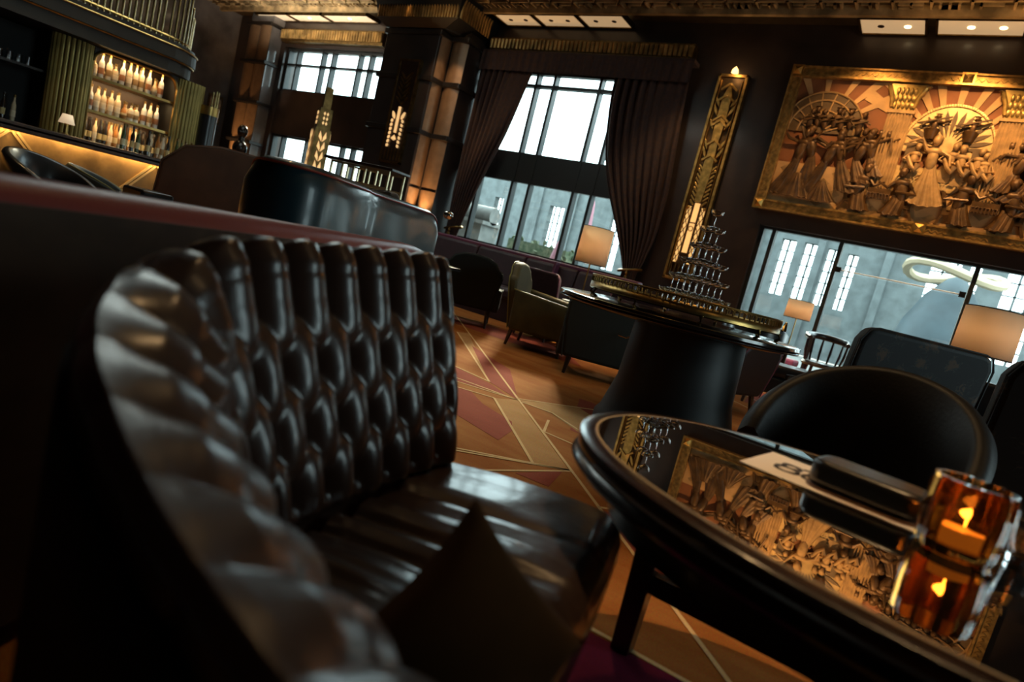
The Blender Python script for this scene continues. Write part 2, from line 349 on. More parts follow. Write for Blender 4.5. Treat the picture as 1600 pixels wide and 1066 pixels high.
for k, (a, b, c_, d) in enumerate(((-9.4, -7.4, 4.6, 5.9), (-9.4, -7.4, 6.0, 7.3), (-7.3, -5.3, 3.6, 4.9))):
    ceil_panel(a, b, c_, d, (), ('large added cool white fill panel out of view over the lounge, nearest the bar', 'large added cool white fill panel out of view over the lounge, nearest the windows', 'large added cool white fill panel out of view over the booth sofa')[k], fill_panel)
for n_, x in enumerate((-14.5, -10.2, -3.9)):
    light('SPOT', 'downlight', (x, 9.6, 5.3), 90, WARM, aim=(x, 10.2, 0), size=.08, spot=80)

# fluted gilt cornices
def cornice(x0, x1, y, z0, z1, label):
    t = thing('fluted_cornice', label, 'cornice', ((x0 + x1) / 2, y, z0), 0)
    q = MB(); n = int((x1 - x0) / .09)
    for i in range(n):
        a = lerp(x0, x1, (i + .5) / n); q.lathe([(.0, 0), (.036, .0), (.042, (z1 - z0) * .6), (.05, (z1 - z0))], (a, y, z0), 8)
    q.build('flutes', M('cornice_gilt', (.40, .25, .09), .38, .8, var=.45, vs=5), t, world=True)
    q = MB(); q.bx(x0, x1, y + .02, 10.86, z0 - .06, z1 + .05); q.build('backing', dkbrass, t, smooth=False, world=True)
cornice(-8.8, -4.45, 10.62, 4.84, 5.02, 'fluted gilt cornice running over the curtained window')
cornice(-15.8, -12.0, 10.66, 4.86, 5.08, 'fluted gilt cornice over the far left window')

# ------------------------------------------------------------------ windows
def window(name, x0, x1, z0, z1, xs, zs, y=11.0, wv=.06, panels=()):
    t = bpy.data.objects.new(name, None); COL.objects.link(t); t.location = ((x0 + x1) / 2, y, z0); tag(t, kind='structure')
    q = MB()
    for x in xs: q.bx(x - wv / 2, x + wv / 2, y - .05, y + .10, z0, z1)
    for z, h in zs: q.bx(x0, x1, y - .04, y + .08, z - h / 2, z + h / 2)
    q.build('window_frame', frame_dark, t, smooth=False, world=True)
    q = MB(); q.bx(x0, x1, y + .035, y + .041, z0, z1); q.build('window_pane', pane, t, smooth=False, world=True)
    return t
window('window_1', -9, -4.7, .93, 4.55, (-8.97, -8.55, -7.68, -7.26, -6.23, -5.83, -4.73), ((.96, .06), (2.63, .60), (4.27, .06), (4.52, .06)))
window('window_2', -2.62, 2.5, .12, 2.34, (-2.59, -2.40, -1.38, .39, 1.55, 2.46), ((.15, .06), (2.32, .04)))
window('window_3', -15.8, -12, .9, 4.72, (-15.75, -15.36, -14.37, -13.97, -12.99, -12.6, -12.05), ((.93, .06), (2.43, .05), (3.64, .05), (4.31, .05), (4.69, .06)))
t = bpy.data.objects.new('added_side_window', None); COL.objects.link(t); t.location = (5.1, 4.2, .9); tag(t, kind='structure')  # added window, out of view, for cool highlights on the tufted leather
q = MB()
for y in (3.03, 3.6, 4.0, 5.0, 5.37): q.bx(5.05, 5.2, y - .03, y + .03, .9, 4.6)
for z, h in ((.93, .06), (2.63, .5), (4.27, .06), (4.57, .06)): q.bx(5.06, 5.18, 3.0, 5.4, z - h / 2, z + h / 2)
q.build('window_frame', frame_dark, t, smooth=False, world=True)
q = MB(); q.bx(5.13, 5.136, 3.0, 5.4, .9, 4.6); q.build('window_pane', pane, t, smooth=False, world=True)
# steel handrail across the right window
t = thing('glazing_rail', 'thin white steel rail crossing the wide right window pane', 'rail', (-.5, 10.92, 1.9))
q = MB(); q.cyl((-1.33, 10.93, 1.88), (.34, 10.93, 1.88), .009, n=8); q.build('rail', M('white_steel', (.75, .78, .78), .3), t, world=True)
for x in (-1.31, .31):
    q = MB(); q.bx(x - .04, x + .04, 10.90, 10.96, 1.84, 1.92); q.build('clamp', black_lacquer, t, smooth=False, world=True)

# ------------------------------------------------------------------ outside
og = MB(); og.bx(-60, 40, 11.3, 60, -.3, -.05); struct(og, 'ground', stone)
def facade(x0, x1, y, h, openings, label):
    t = thing('facade', label, 'building', ((x0 + x1) / 2, y, 0))
    q = MB(); ops = sorted(openings); x = x0
    for a, b, z0, z1 in ops:
        q.bx(x, a, y, y + .4, 0, h); q.bx(a, b, y, y + .4, 0, z0); q.bx(a, b, y, y + .4, z1, h); x = b
    q.bx(x, x1, y, y + .4, 0, h)
    for i in range(int((x1 - x0) / 1.9)): q.bx(x0 + i * 1.9, x0 + i * 1.9 + .22, y - .12, y, 0, h)
    q.build('wall', stone_d, t, smooth=False, world=True)
    for a, b, z0, z1 in ops:
        q = MB(); n = max(2, int((b - a) / .26))
        for i in range(1, n): q.bx(lerp(a, b, i / n) - .03, lerp(a, b, i / n) + .03, y + .1, y + .16, z0, z1)
        mz = max(2, int((z1 - z0) / .34))
        for i in range(1, mz): q.bx(a, b, y + .1, y + .16, lerp(z0, z1, i / mz) - .02, lerp(z0, z1, i / mz) + .02)
        q.build('lattice', stone_d, t, smooth=False, world=True)
    return t
facade(-7.2, 6, 22, 6.0, ((-4.5, -4.05, 1.7, 3.5), (-3.8, -3.35, 1.7, 3.5), (-3.1, -2.7, 1.65, 3.45), (-2.5, -2.2, 1.65, 3.4), (-.3, .9, 1.2, 3.75), (1.5, 2.7, 1.2, 4.2), (3.4, 4.6, 1.2, 3.8)), 'pale stone building with tall latticed openings across the street')
facade(-26, -7.6, 26, 4.4, ((-19, -18, 1.2, 3.4), (-15.8, -15.0, 1.2, 3.5), (-12.6, -11.9, 1.2, 3.5)), 'long low stone building opposite the curtained window')
# pale columns / pier
t = thing('stone_pier', 'rounded white stone gate pier outside the curtained window', 'pier', (-10.75, 14, -.05))
q = MB(); q.bx(-11.25, -10.25, 13.7, 14.5, -.05, 1.45); q.build('shaft', stone, t, smooth=False, world=True)
q = MB(); q.bx(-11.33, -10.17, 13.62, 14.58, 1.45, 1.55); q.tube([(-11.33, 14.1, 1.72), (-10.17, 14.1, 1.72)], .24, 16); q.build('cap', stone, t, world=True)
leaf_m = M('hedge_leaf', (.035, .065, .03), .7, col2=(.12, .135, .08), vs=9)
def hedge(x0, x1, y, z1, name, label, seed):
    rr = random.Random(seed); q = MB()
    for i in range(int((x1 - x0) * 90)):
        c_ = Vector((rr.uniform(x0, x1), y + rr.uniform(-.35, .35), rr.uniform(0, z1))); r_ = Euler((rr.uniform(0, 3), rr.uniform(0, 3), rr.uniform(0, 3)))
        q.ell(c_, (.10, .07, .02), 5, 3, r_)
    q.bx(x0 + .05, x1 - .05, y - .25, y + .25, -.05, z1 - .08)
    return tag(q.build(name, leaf_m), label, 'hedge')
hedge(-10.2, -8.2, 15.2, 1.38, 'clipped_hedge', 'clipped green hedge outside the middle panes of the curtained window', 1)
hedge(-8.0, -6.0, 15.6, .95, 'clipped_hedge', 'lower pale hedge outside the right panes of the curtained window', 2)
hedge(-3.3, -2.2, 13.5, .85, 'clipped_hedge', 'pale green hedge outside the left end of the right window', 3)
pink = M('pink_parasol_cloth', (.38, .17, .21), .8)
for x, y, h, lb in ((-8.6, 16.4, 2.95, 'closed pink parasol standing outside the curtained window, taller'), (-8.1, 14.2, 1.5, 'small closed pink parasol low behind the hedge outside')):
    t = thing('closed_parasol', lb, 'parasol', (x, y, -.05))
    q = MB(); q.lathe([(.02, h), (.07, h - .15), (.16, h * .62), (.13, h * .5), (.0, h * .48)], (x, y, 0), 14); q.build('canopy', pink, t, world=True)
    q = MB(); q.cyl((x, y, -.05), (x, y, h), .025, n=8); q.build('pole', frame_dark, t, world=True)
t = thing('domed_sculpture', 'blue grey bell shaped sculpture with golden ribbon outside the right window', 'sculpture', (.05, 18, -.05))
q = MB(); q.lathe([(1.15, -.05), (1.05, .8), (.85, 1.7), (.55, 2.4), (.2, 2.85), (0, 2.95)], (.35, 18.4, 0), 32); q.build('bell', M('blue_grey_shell', (.03, .05, .06), .6, var=.2, vs=2), t, world=True)
q = MB(); q.tube([(.35 + 1.0 * cos(a) - .1, 18.4 + .9 * sin(a), 2.95 + .14 * sin(2 * a)) for a in [i * 2 * pi / 24 for i in range(24)]], .11, 8, True); q.build('ribbon', M('pale_gold_ribbon', (.42, .34, .22), .5), t, world=True)

# ------------------------------------------------------------------ curtains
curt = M('brocade_curtain', (.060, .026, .016), .75, var=.45, vs=16, sheen=.06, col2=(.030, .016, .018))
def curtain(name, rows, y, label):
    t = thing(name, label, 'curtain', (sum(r_[1] + r_[2] for r_ in rows) / (2 * len(rows)), y, 0))
    q = MB()
    def fn(u, v):
        z, a, b = interp(rows, v); wid = b - a; x = lerp(a, b, u)
        am = .035 + .02 * sin(v * 9 + u * 5); return (x, y + am * sin(u * 9 * 2 * pi + .7 * sin(v * 5)) + .012 * sin(u * 61), z)
    q.grid(fn, 110, 40); q.build('drape', curt, t, world=True, solid=.012)
    return t
tl = curtain('curtain', [(4.45, -8.95, -7.62), (3.9, -8.95, -7.75), (3.2, -8.95, -7.93), (2.54, -8.95, -8.15), (1.8, -8.93, -8.36), (1.15, -8.88, -8.52), (.9, -8.88, -8.54), (.5, -8.95, -8.45), (.03, -9.0, -8.38)], 10.68, 'left tied back brocade curtain beside the fluted pillar')
tr = curtain('curtain', [(4.45, -5.82, -4.40), (3.9, -5.79, -4.36), (3.2, -5.66, -4.30), (2.54, -5.42, -4.24), (1.8, -5.02, -4.24), (1.25, -4.74, -4.34), (1.0, -4.68, -4.40), (.5, -4.78, -4.3), (.03, -4.85, -4.25)], 10.68, 'right tied back brocade curtain beside the tall gilt panel')
for t_, x0, x1, z in ((tl, -8.92, -8.48, 1.12), (tr, -4.76, -4.32, 1.12)):
    q = MB(); q.tube([((x0 + x1) / 2 + (x1 - x0) / 2 * cos(a), 10.68 + .10 * sin(a), z + .05 * cos(a)) for a in [i * 2 * pi / 20 for i in range(20)]], .022, 8, True)
    q.lathe([(0, -.34), (.035, -.32), (.03, -.12), (.012, -.10), (.03, -.06), (0, 0)], ((x0 + x1) / 2, 10.56, z), 12); q.build('tieback_tassel', dkbrass, t_, world=True)
q = MB(); q.grid(lambda u, v: (lerp(-8.90, -4.36, u), 10.56 + .012 * sin(u * 160), lerp(4.40, 4.76, v)), 240, 3); q.bx(-8.90, -4.36, 10.57, 10.84, 4.74, 4.80)
tag(q.build('pelmet', curt, solid=0), 'straight brocade pelmet across the top of the curtained window', 'pelmet')

# ------------------------------------------------------------------ pillars
t = thing('pillar', 'dark stepped pillar with lit bronze corner left of the curtained window', 'pillar', (-10.1, 10.3, 0))
q = MB(); q.bx(-10.92, -9.42, 9.8, 10.84, 0, 5.5); q.build('core', wall_dark, t, smooth=False, world=True, bevel=.01)
q = MB()
for zz in ((.9, 1.72), (1.78, 2.78), (2.88, 3.84), (3.94, 4.74)):
    n = 10
    q.grid(lambda u, v: (-9.42 + .045 * sin(pi * u), lerp(9.86, 10.18, u), lerp(zz[0], zz[1], v)), n, 1)
    q.grid(lambda u, v: (lerp(-9.40, -8.98, u), 10.2 - .07 * sin(pi * u), lerp(zz[0], zz[1], v)), n, 1)
q.build('bronze_facing', bronze_panel, t, world=True)
q = MB(); q.bx(-9.42, -8.97, 10.2, 10.84, 0, 5.5); q.build('side_pier', wall_dark, t, smooth=False, world=True)
for z in (2.78, 3.84, 4.74):
    q = MB(); q.bx(-10.97, -9.36, 9.75, 10.2, z, z + .10); q.bx(-9.42, -8.93, 10.10, 10.84, z, z + .10); q.build('band', band_dark, t, smooth=False, world=True, bevel=.012)
q = MB(); n = 30
for i in range(n): q.lathe([(0, 0), (.035, 0), (.05, .25), (.07, .36)], (lerp(-11.1, -8.9, (i + .5) / n), lerp(9.62, 9.62, 0), 5.0), 8)
for i in range(12): q.lathe([(0, 0), (.035, 0), (.05, .25), (.07, .36)], (-8.88, lerp(9.65, 10.6, (i + .5) / 12), 5.0), 8)
q.build('fluted_capital', M('capital_gilt', (.36, .20, .06), .35, .85, var=.4, vs=5), t, world=True)
q = MB(); q.hexa([(-10.95, 9.76, 4.86), (-9.3, 9.76, 4.86), (-8.95, 10.84, 4.86), (-10.95, 10.84, 4.86)], [(-11.12, 9.58, 5.0), (-8.84, 9.58, 5.0), (-8.84, 10.84, 5.0), (-11.12, 10.84, 5.0)])
q.hexa([(-11.12, 9.66, 5.0), (-8.92, 9.66, 5.0), (-8.92, 10.84, 5.0), (-11.12, 10.84, 5.0)], [(-11.2, 9.5, 5.44), (-8.8, 9.5, 5.44), (-8.8, 10.84, 5.44), (-11.2, 10.84, 5.44)]); q.build('capital_block', black_lacquer, t, smooth=False, world=True)
light('SPOT', 'pillar_uplight', (-9.15, 9.93, 1.0), 150, (1, .58, .25), aim=(-9.2, 10.12, 4), size=.05, spot=70)
light('SPOT', 'pillar_fill_spot', (-8.7, 8.7, 5.3), 120, (1, .62, .3), aim=(-9.2, 10.1, 3.6), size=.05, spot=34)  # added spot brightening the upper bronze facing, without a fitting
light('SPOT', 'pillar_capital_light', (-9.2, 9.2, 4.6), 14, (1, .6, .25), aim=(-9.2, 9.75, 5.3), size=.05, spot=80)

t = thing('pillar', 'bronze faced pillar with dark bands behind the end of the bar', 'pillar', (-16.4, 10.7, 0))
q = MB(); q.bx(-16.95, -15.98, 10.5, 10.84, 0, 5.5); q.build('core', marble, t, smooth=False, world=True)
q = MB()
for zz in ((1.0, 2.0), (2.1, 3.05), (3.15, 4.1), (4.2, 5.1)):
    q.grid(lambda u, v: (lerp(-16.94, -16.48, u), 10.49 - .07 * sin(pi * u), lerp(zz[0], zz[1], v)), 10, 1); q.grid(lambda u, v: (lerp(-16.46, -16.0, u), 10.49 - .07 * sin(pi * u), lerp(zz[0], zz[1], v)), 10, 1)
q.build('bronze_facing', bronze_panel, t, world=True)
for z in (2.02, 3.07, 4.12, 5.1):
    q = MB(); q.bx(-17.02, -15.92, 10.40, 10.84, z, z + .08); q.build('band', band_dark, t, smooth=False, world=True, bevel=.01)
light('SPOT', 'pillar_uplight', (-16.5, 9.9, 1.0), 170, (1, .55, .22), aim=(-16.5, 10.5, 3.4), size=.05, spot=60)

# small gilt wall lights
amber_pane = emat('lit_amber_glass', (1.0, .55, .18), .75)
amber_dim = emat('lit_amber_glass_soft', (1.0, .60, .25), .62)
def leaf(q, x, z, dx, dz, w, y0, y1):       # pointed leaf in the wall plane
    d = Vector((dx, dz)); p = Vector((-dz, dx)).normalized() * w / 2; a = Vector((x, z))
    pts = [a, a + d * .35 + p, a + d * .7 + p * .8, a + d, a + d * .7 - p * .8, a + d * .35 - p]
    q.yprism([tuple(v) for v in pts], y0, y1)
t = thing('wall_light', 'narrow dark bronze wall light with lit leaves on the stepped pillar', 'wall light', (-10.0, 9.8, 2.15))
q = MB(); q.bx(-10.29, -9.74, 9.74, 9.80, 2.12, 4.2); q.build('back_plate', dark_wood, t, smooth=False, world=True, bevel=.01)
q = MB()
for a in ((-10.31, -9.72, 2.10, 2.14), (-10.31, -9.72, 4.18, 4.22), (-10.31, -10.27, 2.1, 4.2), (-9.76, -9.72, 2.1, 4.2)): q.bx(a[0], a[1], 9.72, 9.80, a[2], a[3])
for i in range(5): q.bx(-10.2 + i * .09, -10.16 + i * .09, 9.73, 9.75, 2.16, 2.4)
for i in range(6): leaf(q, -10.02, 3.3 + i * .1, -.16, .16, .04, 9.71, 9.75); leaf(q, -10.02, 3.3 + i * .1, .16, .16, .04, 9.71, 9.75)
q.build('frame', dkbrass, t, smooth=False, world=True)
q = MB(); q.bx(-10.03, -9.99, 9.70, 9.74, 2.72, 3.25)
q.lathe([(0, 0), (.06, .03), (0, .12)], (-10.01, 9.72, 2.56), 8)
for s in (-1, 1):
    for i in range(7): leaf(q, -10.01 + s * .16, 2.42 + i * .085, s * -.02, .065, .035, 9.70, 9.74)
    leaf(q, -10.01 + s * .10, 3.0, s * .07, .15, .05, 9.70, 9.74)
q.build('lit_glass', amber_dim, t, smooth=False, world=True)

# tall gilt art deco panel on the pier right of the curtains
t = thing('wall_light', 'tall gilt chevron panel with lit amber panes behind the glass tower', 'wall light', (-3.7, 10.8, 1.17))
q = MB(); q.bx(-3.92, -3.48, 10.79, 10.85, 1.17, 4.63); q.build('back_plate', M('panel_bronze', (.10, .055, .018), .4, .5, var=.3, vs=10), t, smooth=False, world=True)
q = MB()
for a in ((-3.95, -3.45, 1.14, 1.19), (-3.95, -3.45, 4.6, 4.65), (-3.95, -3.905, 1.15, 4.65), (-3.495, -3.45, 1.15, 4.65), (-3.88, -3.87, 1.25, 4.55), (-3.53, -3.52, 1.25, 4.55)): q.bx(a[0], a[1], 10.75, 10.85, a[2], a[3])
q.build('frame', gold, t, smooth=False, world=True, bevel=.006)
q = MB(); xc = -3.7
q.yprism([(xc - .055, 2.5), (xc + .055, 2.5), (xc + .085, 3.05), (xc + .06, 3.5), (xc + .085, 3.9), (xc + .07, 4.3), (xc, 4.5), (xc - .07, 4.3), (xc - .085, 3.9), (xc - .06, 3.5), (xc - .085, 3.05)], 10.73, 10.80)
for z in (3.2, 3.45, 3.78, 3.86, 4.2, 4.38): 
    for s in (-1, 1): q.bar((xc, 10.72, z + .10), (xc + s * .13, 10.73, z), .03, .035)
for z, l in ((3.25, .2), (3.38, .2), (3.95, .2), (3.72, .18), (4.1, .16)):
    for s in (-1, 1): leaf(q, xc + s * .09, z, s * .09, l, .045, 10.73, 10.80)
for s in (-1, 1):
    for i in range(9): q.bar((xc + s * .07, 10.76, 2.45 + i * .075), (xc + s * .15, 10.76, 2.53 + i * .075), .022, .03)
    for z in (3.05, 2.4): q.ell((xc + s * .14, 10.77, z), (.03, .02, .03), 8, 6)
q.build('relief', gold, t, world=True, bevel=.004)
q = MB(); q.bx(xc - .045, xc + .045, 10.775, 10.785, 1.62, 2.5)
for s in (-1, 1):
    a, b = sorted((xc + s * .09, xc + s * .155)); q.bx(a, b, 10.775, 10.785, 1.45, 2.42)
q.build('amber_pane', amber_pane, t, smooth=False, world=True)
for s in (-1, 1):
    q = MB()
    for i in range(6): z = 1.45 + i * .16; q.bar((xc + s * .085, 10.765, z), (xc + s * .16, 10.765, z + .16), .01, .012); q.bar((xc + s * .16, 10.765, z), (xc + s * .085, 10.765, z + .16), .01, .012)
    q.build('lattice', dkbrass, t, smooth=False, world=True)
q = MB(); q.tube([(xc + .04 * cos(a), 10.765, 2.05 + .04 * sin(a)) for a in [i * pi / 8 for i in range(16)]], .008, 6, True)
for z in (1.62, 2.15, 2.5): q.bx(xc - .05, xc + .05, 10.76, 10.775, z - .01, z + .01)
for i in range(5): q.bx(xc - .14 + i * .07 - .012, xc - .14 + i * .07 + .012, 10.74, 10.79, 1.22, 1.42)
q.build('glazing_bars', dkbrass, t, smooth=False, world=True)
q = MB(); q.lathe([(0, 0), (.06, .01), (.05, .06), (0, .12)], (xc, 10.76, 4.66), 10); q.build('lit_finial', emat('finial_glow', (1, .6, .2), 2.5), t, world=True)
light('AREA', 'ceiling_fill', (-13.9, 9.5, 4.7), 70, (1, .88, .70), aim=(-13.9, 9.7, 5.5), size=3.6, sy=.2)  # added fill brightening the ceiling by the far left window, no cove here
light('AREA', 'ceiling_fill', (.2, 9.75, 5.0), 8, (1, .55, .2), aim=(.2, 9.75, 5.5), size=3.0, sy=.1)  # added orange fill on the fretwork above the mural, no cove here
light('POINT', 'panel_top_glow', (xc, 10.55, 4.66), 1.6, WARM, size=.05)
light('SPOT', 'panel_light', (-3.7, 9.7, 5.2), 70, WARM, aim=(-3.7, 10.8, 3.0), size=.05, spot=26)

# ------------------------------------------------------------------ gilded relief mural above the right window
m_red = M('mural_red_ground', (.27, .095, .032), .7, var=.15, vs=4)
m_peach = M('mural_peach', (.62, .36, .15), .7, var=.12, vs=5)
m_bronze = M('mural_bronze', (.105, .052, .017), .40, .3, var=.35, vs=10)
m_tan = M('mural_tan', (.42, .25, .10), .5, .2, var=.25, vs=8)
m_lite = M('mural_light_gold', (.68, .46, .20), .45, .3, var=.2, vs=9)
m_dark = M('mural_dark_panel', (.13, .075, .03), .6, var=.2, vs=7)
XM = -.45; YM = 10.79
mu = thing('relief_mural', 'large gilded relief mural of dancers and musicians in a gold frame', 'mural', (XM, 10.85, 2.58))
mx = lambda x: 2 * XM - x
q = MB(); q.bx(-2.66, 1.76, 10.80, 10.84, 2.66, 4.72); q.build('ground_panel', m_red, mu, smooth=False, world=True)
q = MB()
for a in ((-2.78, 1.88, 2.58, 2.72), (-2.78, 1.88, 4.67, 4.82), (-2.78, -2.63, 2.6, 4.8), (1.73, 1.88, 2.6, 4.8)): q.bx(a[0], a[1], 10.72, 10.85, a[2], a[3])
for a in ((-2.66, 1.76, 2.70, 2.73), (-2.66, 1.76, 4.66, 4.69), (-2.645, -2.615, 2.7, 4.7), (1.715, 1.745, 2.7, 4.7), (-2.79, 1.89, 2.575, 2.60), (-2.79, 1.89, 4.80, 4.825), (-2.79, -2.765, 2.58, 4.82)): q.bx(a[0], a[1], 10.69, 10.76, a[2], a[3])
n = 52
for i in range(n):
    x = lerp(-2.6, 1.7, i / n); d = (1.7 + 2.6) / n
    for z in (2.645, 4.745): q.bar((x, 10.715, z - .025), (x + d / 2, 10.715, z + .025), .014, .014); q.bar((x + d / 2, 10.715, z + .025), (x + d, 10.715, z - .025), .014, .014)
for i in range(24):
    z = lerp(2.78, 4.6, i / 24); d = 1.82 / 24
    for x in (-2.71, 1.81): q.bar((x - .025, 10.715, z), (x + .025, 10.715, z + d / 2), .014, .014); q.bar((x + .025, 10.715, z + d / 2), (x - .025, 10.715, z + d), .014, .014)
q.build('gilt_frame', M('frame_gold', (.50, .29, .085), .42, .7, var=.35, vs=14), mu, smooth=False, world=True)
for x in (-2.705, XM, 1.805):
    for z in (2.65, 4.745):
        q = MB(); s = .085; q.bx(x - s, x + s, 10.68, 10.73, z - s, z + s); q.hexa([(x - .06, 10.68, z - .06), (x + .06, 10.68, z - .06), (x + .06, 10.68, z + .06), (x - .06, 10.68, z + .06)], [(x - .005, 10.64, z - .005), (x + .005, 10.64, z - .005), (x + .005, 10.64, z + .005), (x - .005, 10.64, z + .005)])
        q.build('frame_boss', gold, mu, smooth=False, world=True)
# rays
RN = [0]
def clip(P, axis, lim, sign):
    out = []
    for i in range(len(P)):
        p, r = P[i - 1], P[i]; ip, ir = sign * (p[axis] - lim) <= 0, sign * (r[axis] - lim) <= 0
        if ip != ir: f_ = (lim - p[axis]) / (r[axis] - p[axis]); out.append((lerp(p[0], r[0], f_), lerp(p[1], r[1], f_)))
        if ir: out.append(r)
    return out
def ray_(cx, cz, ang, r0, r1, w):
    d = Vector((cos(ang), sin(ang))); p = Vector((-d.y, d.x)); a = Vector((cx, cz))
    P = [tuple(a + d * r0 - p * w * .3), tuple(a + d * r1 - p * w), tuple(a + d * r1 + p * w), tuple(a + d * r0 + p * w * .3)]
    for ax, lim, sg in ((1, 4.66, 1), (0, -2.62, -1), (0, 1.72, 1)): P = clip(P, ax, lim, sg)
    if len(P) > 2: q = MB(); RN[0] += 1; q.yprism(P, 10.786 - .0004 * RN[0], 10.80); q.build('ray', m_peach, mu, smooth=False, world=True)
for ang in (96, 68, 50, 33, 118): ray_(-2.15, 3.9, rad(ang), .58, 1.5, .10); ray_(mx(-2.15), 3.9, pi - rad(ang), .58, 1.5, .10)
for ang in (150, 137, 122, 108, 90, 72, 58, 43, 30): ray_(XM, 3.8, rad(ang), .5, 1.35, .085)
q = MB(); q.bx(-2.62, 1.72, 10.77, 10.80, 2.72, 3.36); q.build('dance_floor', m_peach, mu, smooth=False, world=True)
q = MB()
for i in range(22):
    for j in range(4):
        if (i + j) % 2: x = -2.55 + i * .19; z = 2.74 + j * .15; q.yprism([(x, z + .07), (x + .1, z), (x + .2, z + .07), (x + .1, z + .14)], 10.765, 10.77)
q.build('floor_checker', m_tan, mu, smooth=False, world=True)
# domes
for cx in (-2.15, mx(-2.15)):
    q = MB(); q.yprism([(min(max(cx + .58 * cos(a), -2.62), 1.72), 3.85 + .62 * sin(a)) for a in [i * pi / 24 for i in range(25)]], 10.775, 10.80); q.build('dome_ground', m_dark, mu, smooth=False, world=True)
    q = MB()
    for r_ in (.60, .48, .33):
        q.tube([(min(max(cx + r_ * cos(a), -2.62), 1.72), 10.765, 3.85 + r_ * 1.03 * sin(a)) for a in [i * pi / 20 for i in range(21)]], .014, 6)
    for i in range(1, 9): a = i * pi / 9; q.bar((min(max(cx + .1 * cos(a), -2.62), 1.72), 10.765, 3.85 + .1 * sin(a)), (min(max(cx + .6 * cos(a), -2.62), 1.72), 10.765, 3.85 + .62 * sin(a)), .016, .016)
    q.build('dome_lattice', m_tan, mu, world=True)
# columns
for cx in (-1.13, mx(-1.13)):
    q = MB(); q.bx(cx - .16, cx + .16, 10.72, 10.80, 3.0, 4.25)
    for i in range(8): q.tube([(cx - .14 + i * .04, 10.715, 3.0), (cx - .14 + i * .04, 10.715, 4.23)], .013, 8)
    q.bx(cx - .18, cx + .18, 10.69, 10.80, 4.22, 4.26); q.build('column_shaft', m_tan, mu, smooth=True, world=True)
    q = MB(); q.yprism([(cx - .14, 4.26), (cx + .14, 4.26), (cx + .16, 4.45), (cx + .22, 4.63), (cx - .22, 4.63), (cx - .16, 4.45)], 10.71, 10.80)
    for s in (-1, 1):
        q.tube([(cx + s * .14, 10.71, 4.3), (cx + s * .17, 10.70, 4.45), (cx + s * .23, 10.69, 4.58), (cx + s * .26, 10.69, 4.60), (cx + s * .25, 10.69, 4.55)], [.03, .03, .03, .025, .015], 8)
    for k in range(5):
        for j in range(3): q.ell((cx - .11 + k * .055, 10.70, 4.33 + j * .1), (.024, .02, .055), 8, 6)
    q.build('column_capital', M('mural_capital_gold', (.46, .30, .09), .35, .6, var=.3, vs=14), mu, world=True)
# sunburst shell
q = MB(); N_ = 15
q.yprism([(XM + (.56 + .018 * abs(sin(a * N_ / 1.0))) * cos(a), 3.8 + (.60 + .018 * abs(sin(a * N_))) * sin(a)) for a in [-.15 + i * (pi + .3) / 90 for i in range(91)]], 10.755, 10.80); q.build('sunburst_shell', m_lite, mu, smooth=False, world=True)
q = MB()
for i in range(N_):
    a = -.08 + (i + .5) * (pi + .16) / N_; d = Vector((cos(a), sin(a))); p = Vector((-d.y, d.x)); c_ = Vector((XM, 3.8))
    q.yprism([tuple(c_ + d * .16), tuple(c_ + d * .34 - p * .028), tuple(c_ + d * .44 - p * .026), tuple(c_ + d * .53), tuple(c_ + d * .44 + p * .026), tuple(c_ + d * .34 + p * .028)], 10.742, 10.757)
q.build('sunburst_petals', m_dark, mu, smooth=False, world=True)
q = MB()
for i in range(60):
    a = -.12 + i * (pi + .24) / 59; q.ell((XM + .555 * cos(a), 10.748, 3.8 + .595 * sin(a)), (.024, .016, .024), 6, 4)
q.build('sunburst_edge', m_lite, mu, world=True)
# stage front
q = MB()
for k in range(5):
    for r_ in (.14, .105, .07): q.tube([(-.82 + k * .19 + r_ * cos(a), 10.74, 3.22 + r_ * 1.3 * sin(a)) for a in [i * pi / 12 for i in range(13)]], .014, 6)
q.bx(-.98, .08, 10.75, 10.80, 3.2, 3.5)
q.build('stage_front', m_lite, mu, world=True)
for s in (-1, 1):
    q = MB(); x = XM + s * .40; q.bx(x - .07, x + .07, 10.73, 10.80, 3.45, 3.8); q.build('stage_screen', m_dark, mu, smooth=False, world=True)

def fig_torso(q, x, z, h, y, lean=0, arms=(), hat=False):     # bust of height h standing from the waist point (x, z)
    q.ell((x + lean * .3 * h, y, z + .26 * h), (.13 * h, .09 * h, .30 * h), 10, 8, Euler((0, lean, 0)))
    q.ell((x + lean * .55 * h, y, z + .46 * h), (.19 * h, .09 * h, .10 * h), 10, 6)
    hx = x + lean * .8 * h; q.ell((hx, y - .03 * h, z + .72 * h), (.095 * h, .10 * h, .125 * h), 10, 8); q.ell((hx + .02 * h, y, z + .79 * h), (.115 * h, .10 * h, .09 * h), 8, 6)
    if hat: q.ell((hx, y, z + .86 * h), (.17 * h, .12 * h, .03 * h), 8, 4)
    sx = x + lean * .55 * h
    for side, (ex, ez), (wx, wz) in arms:
        q.tube([(sx + side * .17 * h, y, z + .47 * h), (x + ex * h, y - .06 * h, z + ez * h), (x + wx * h, y - .09 * h, z + wz * h)], [.050 * h, .042 * h, .03 * h], 7)
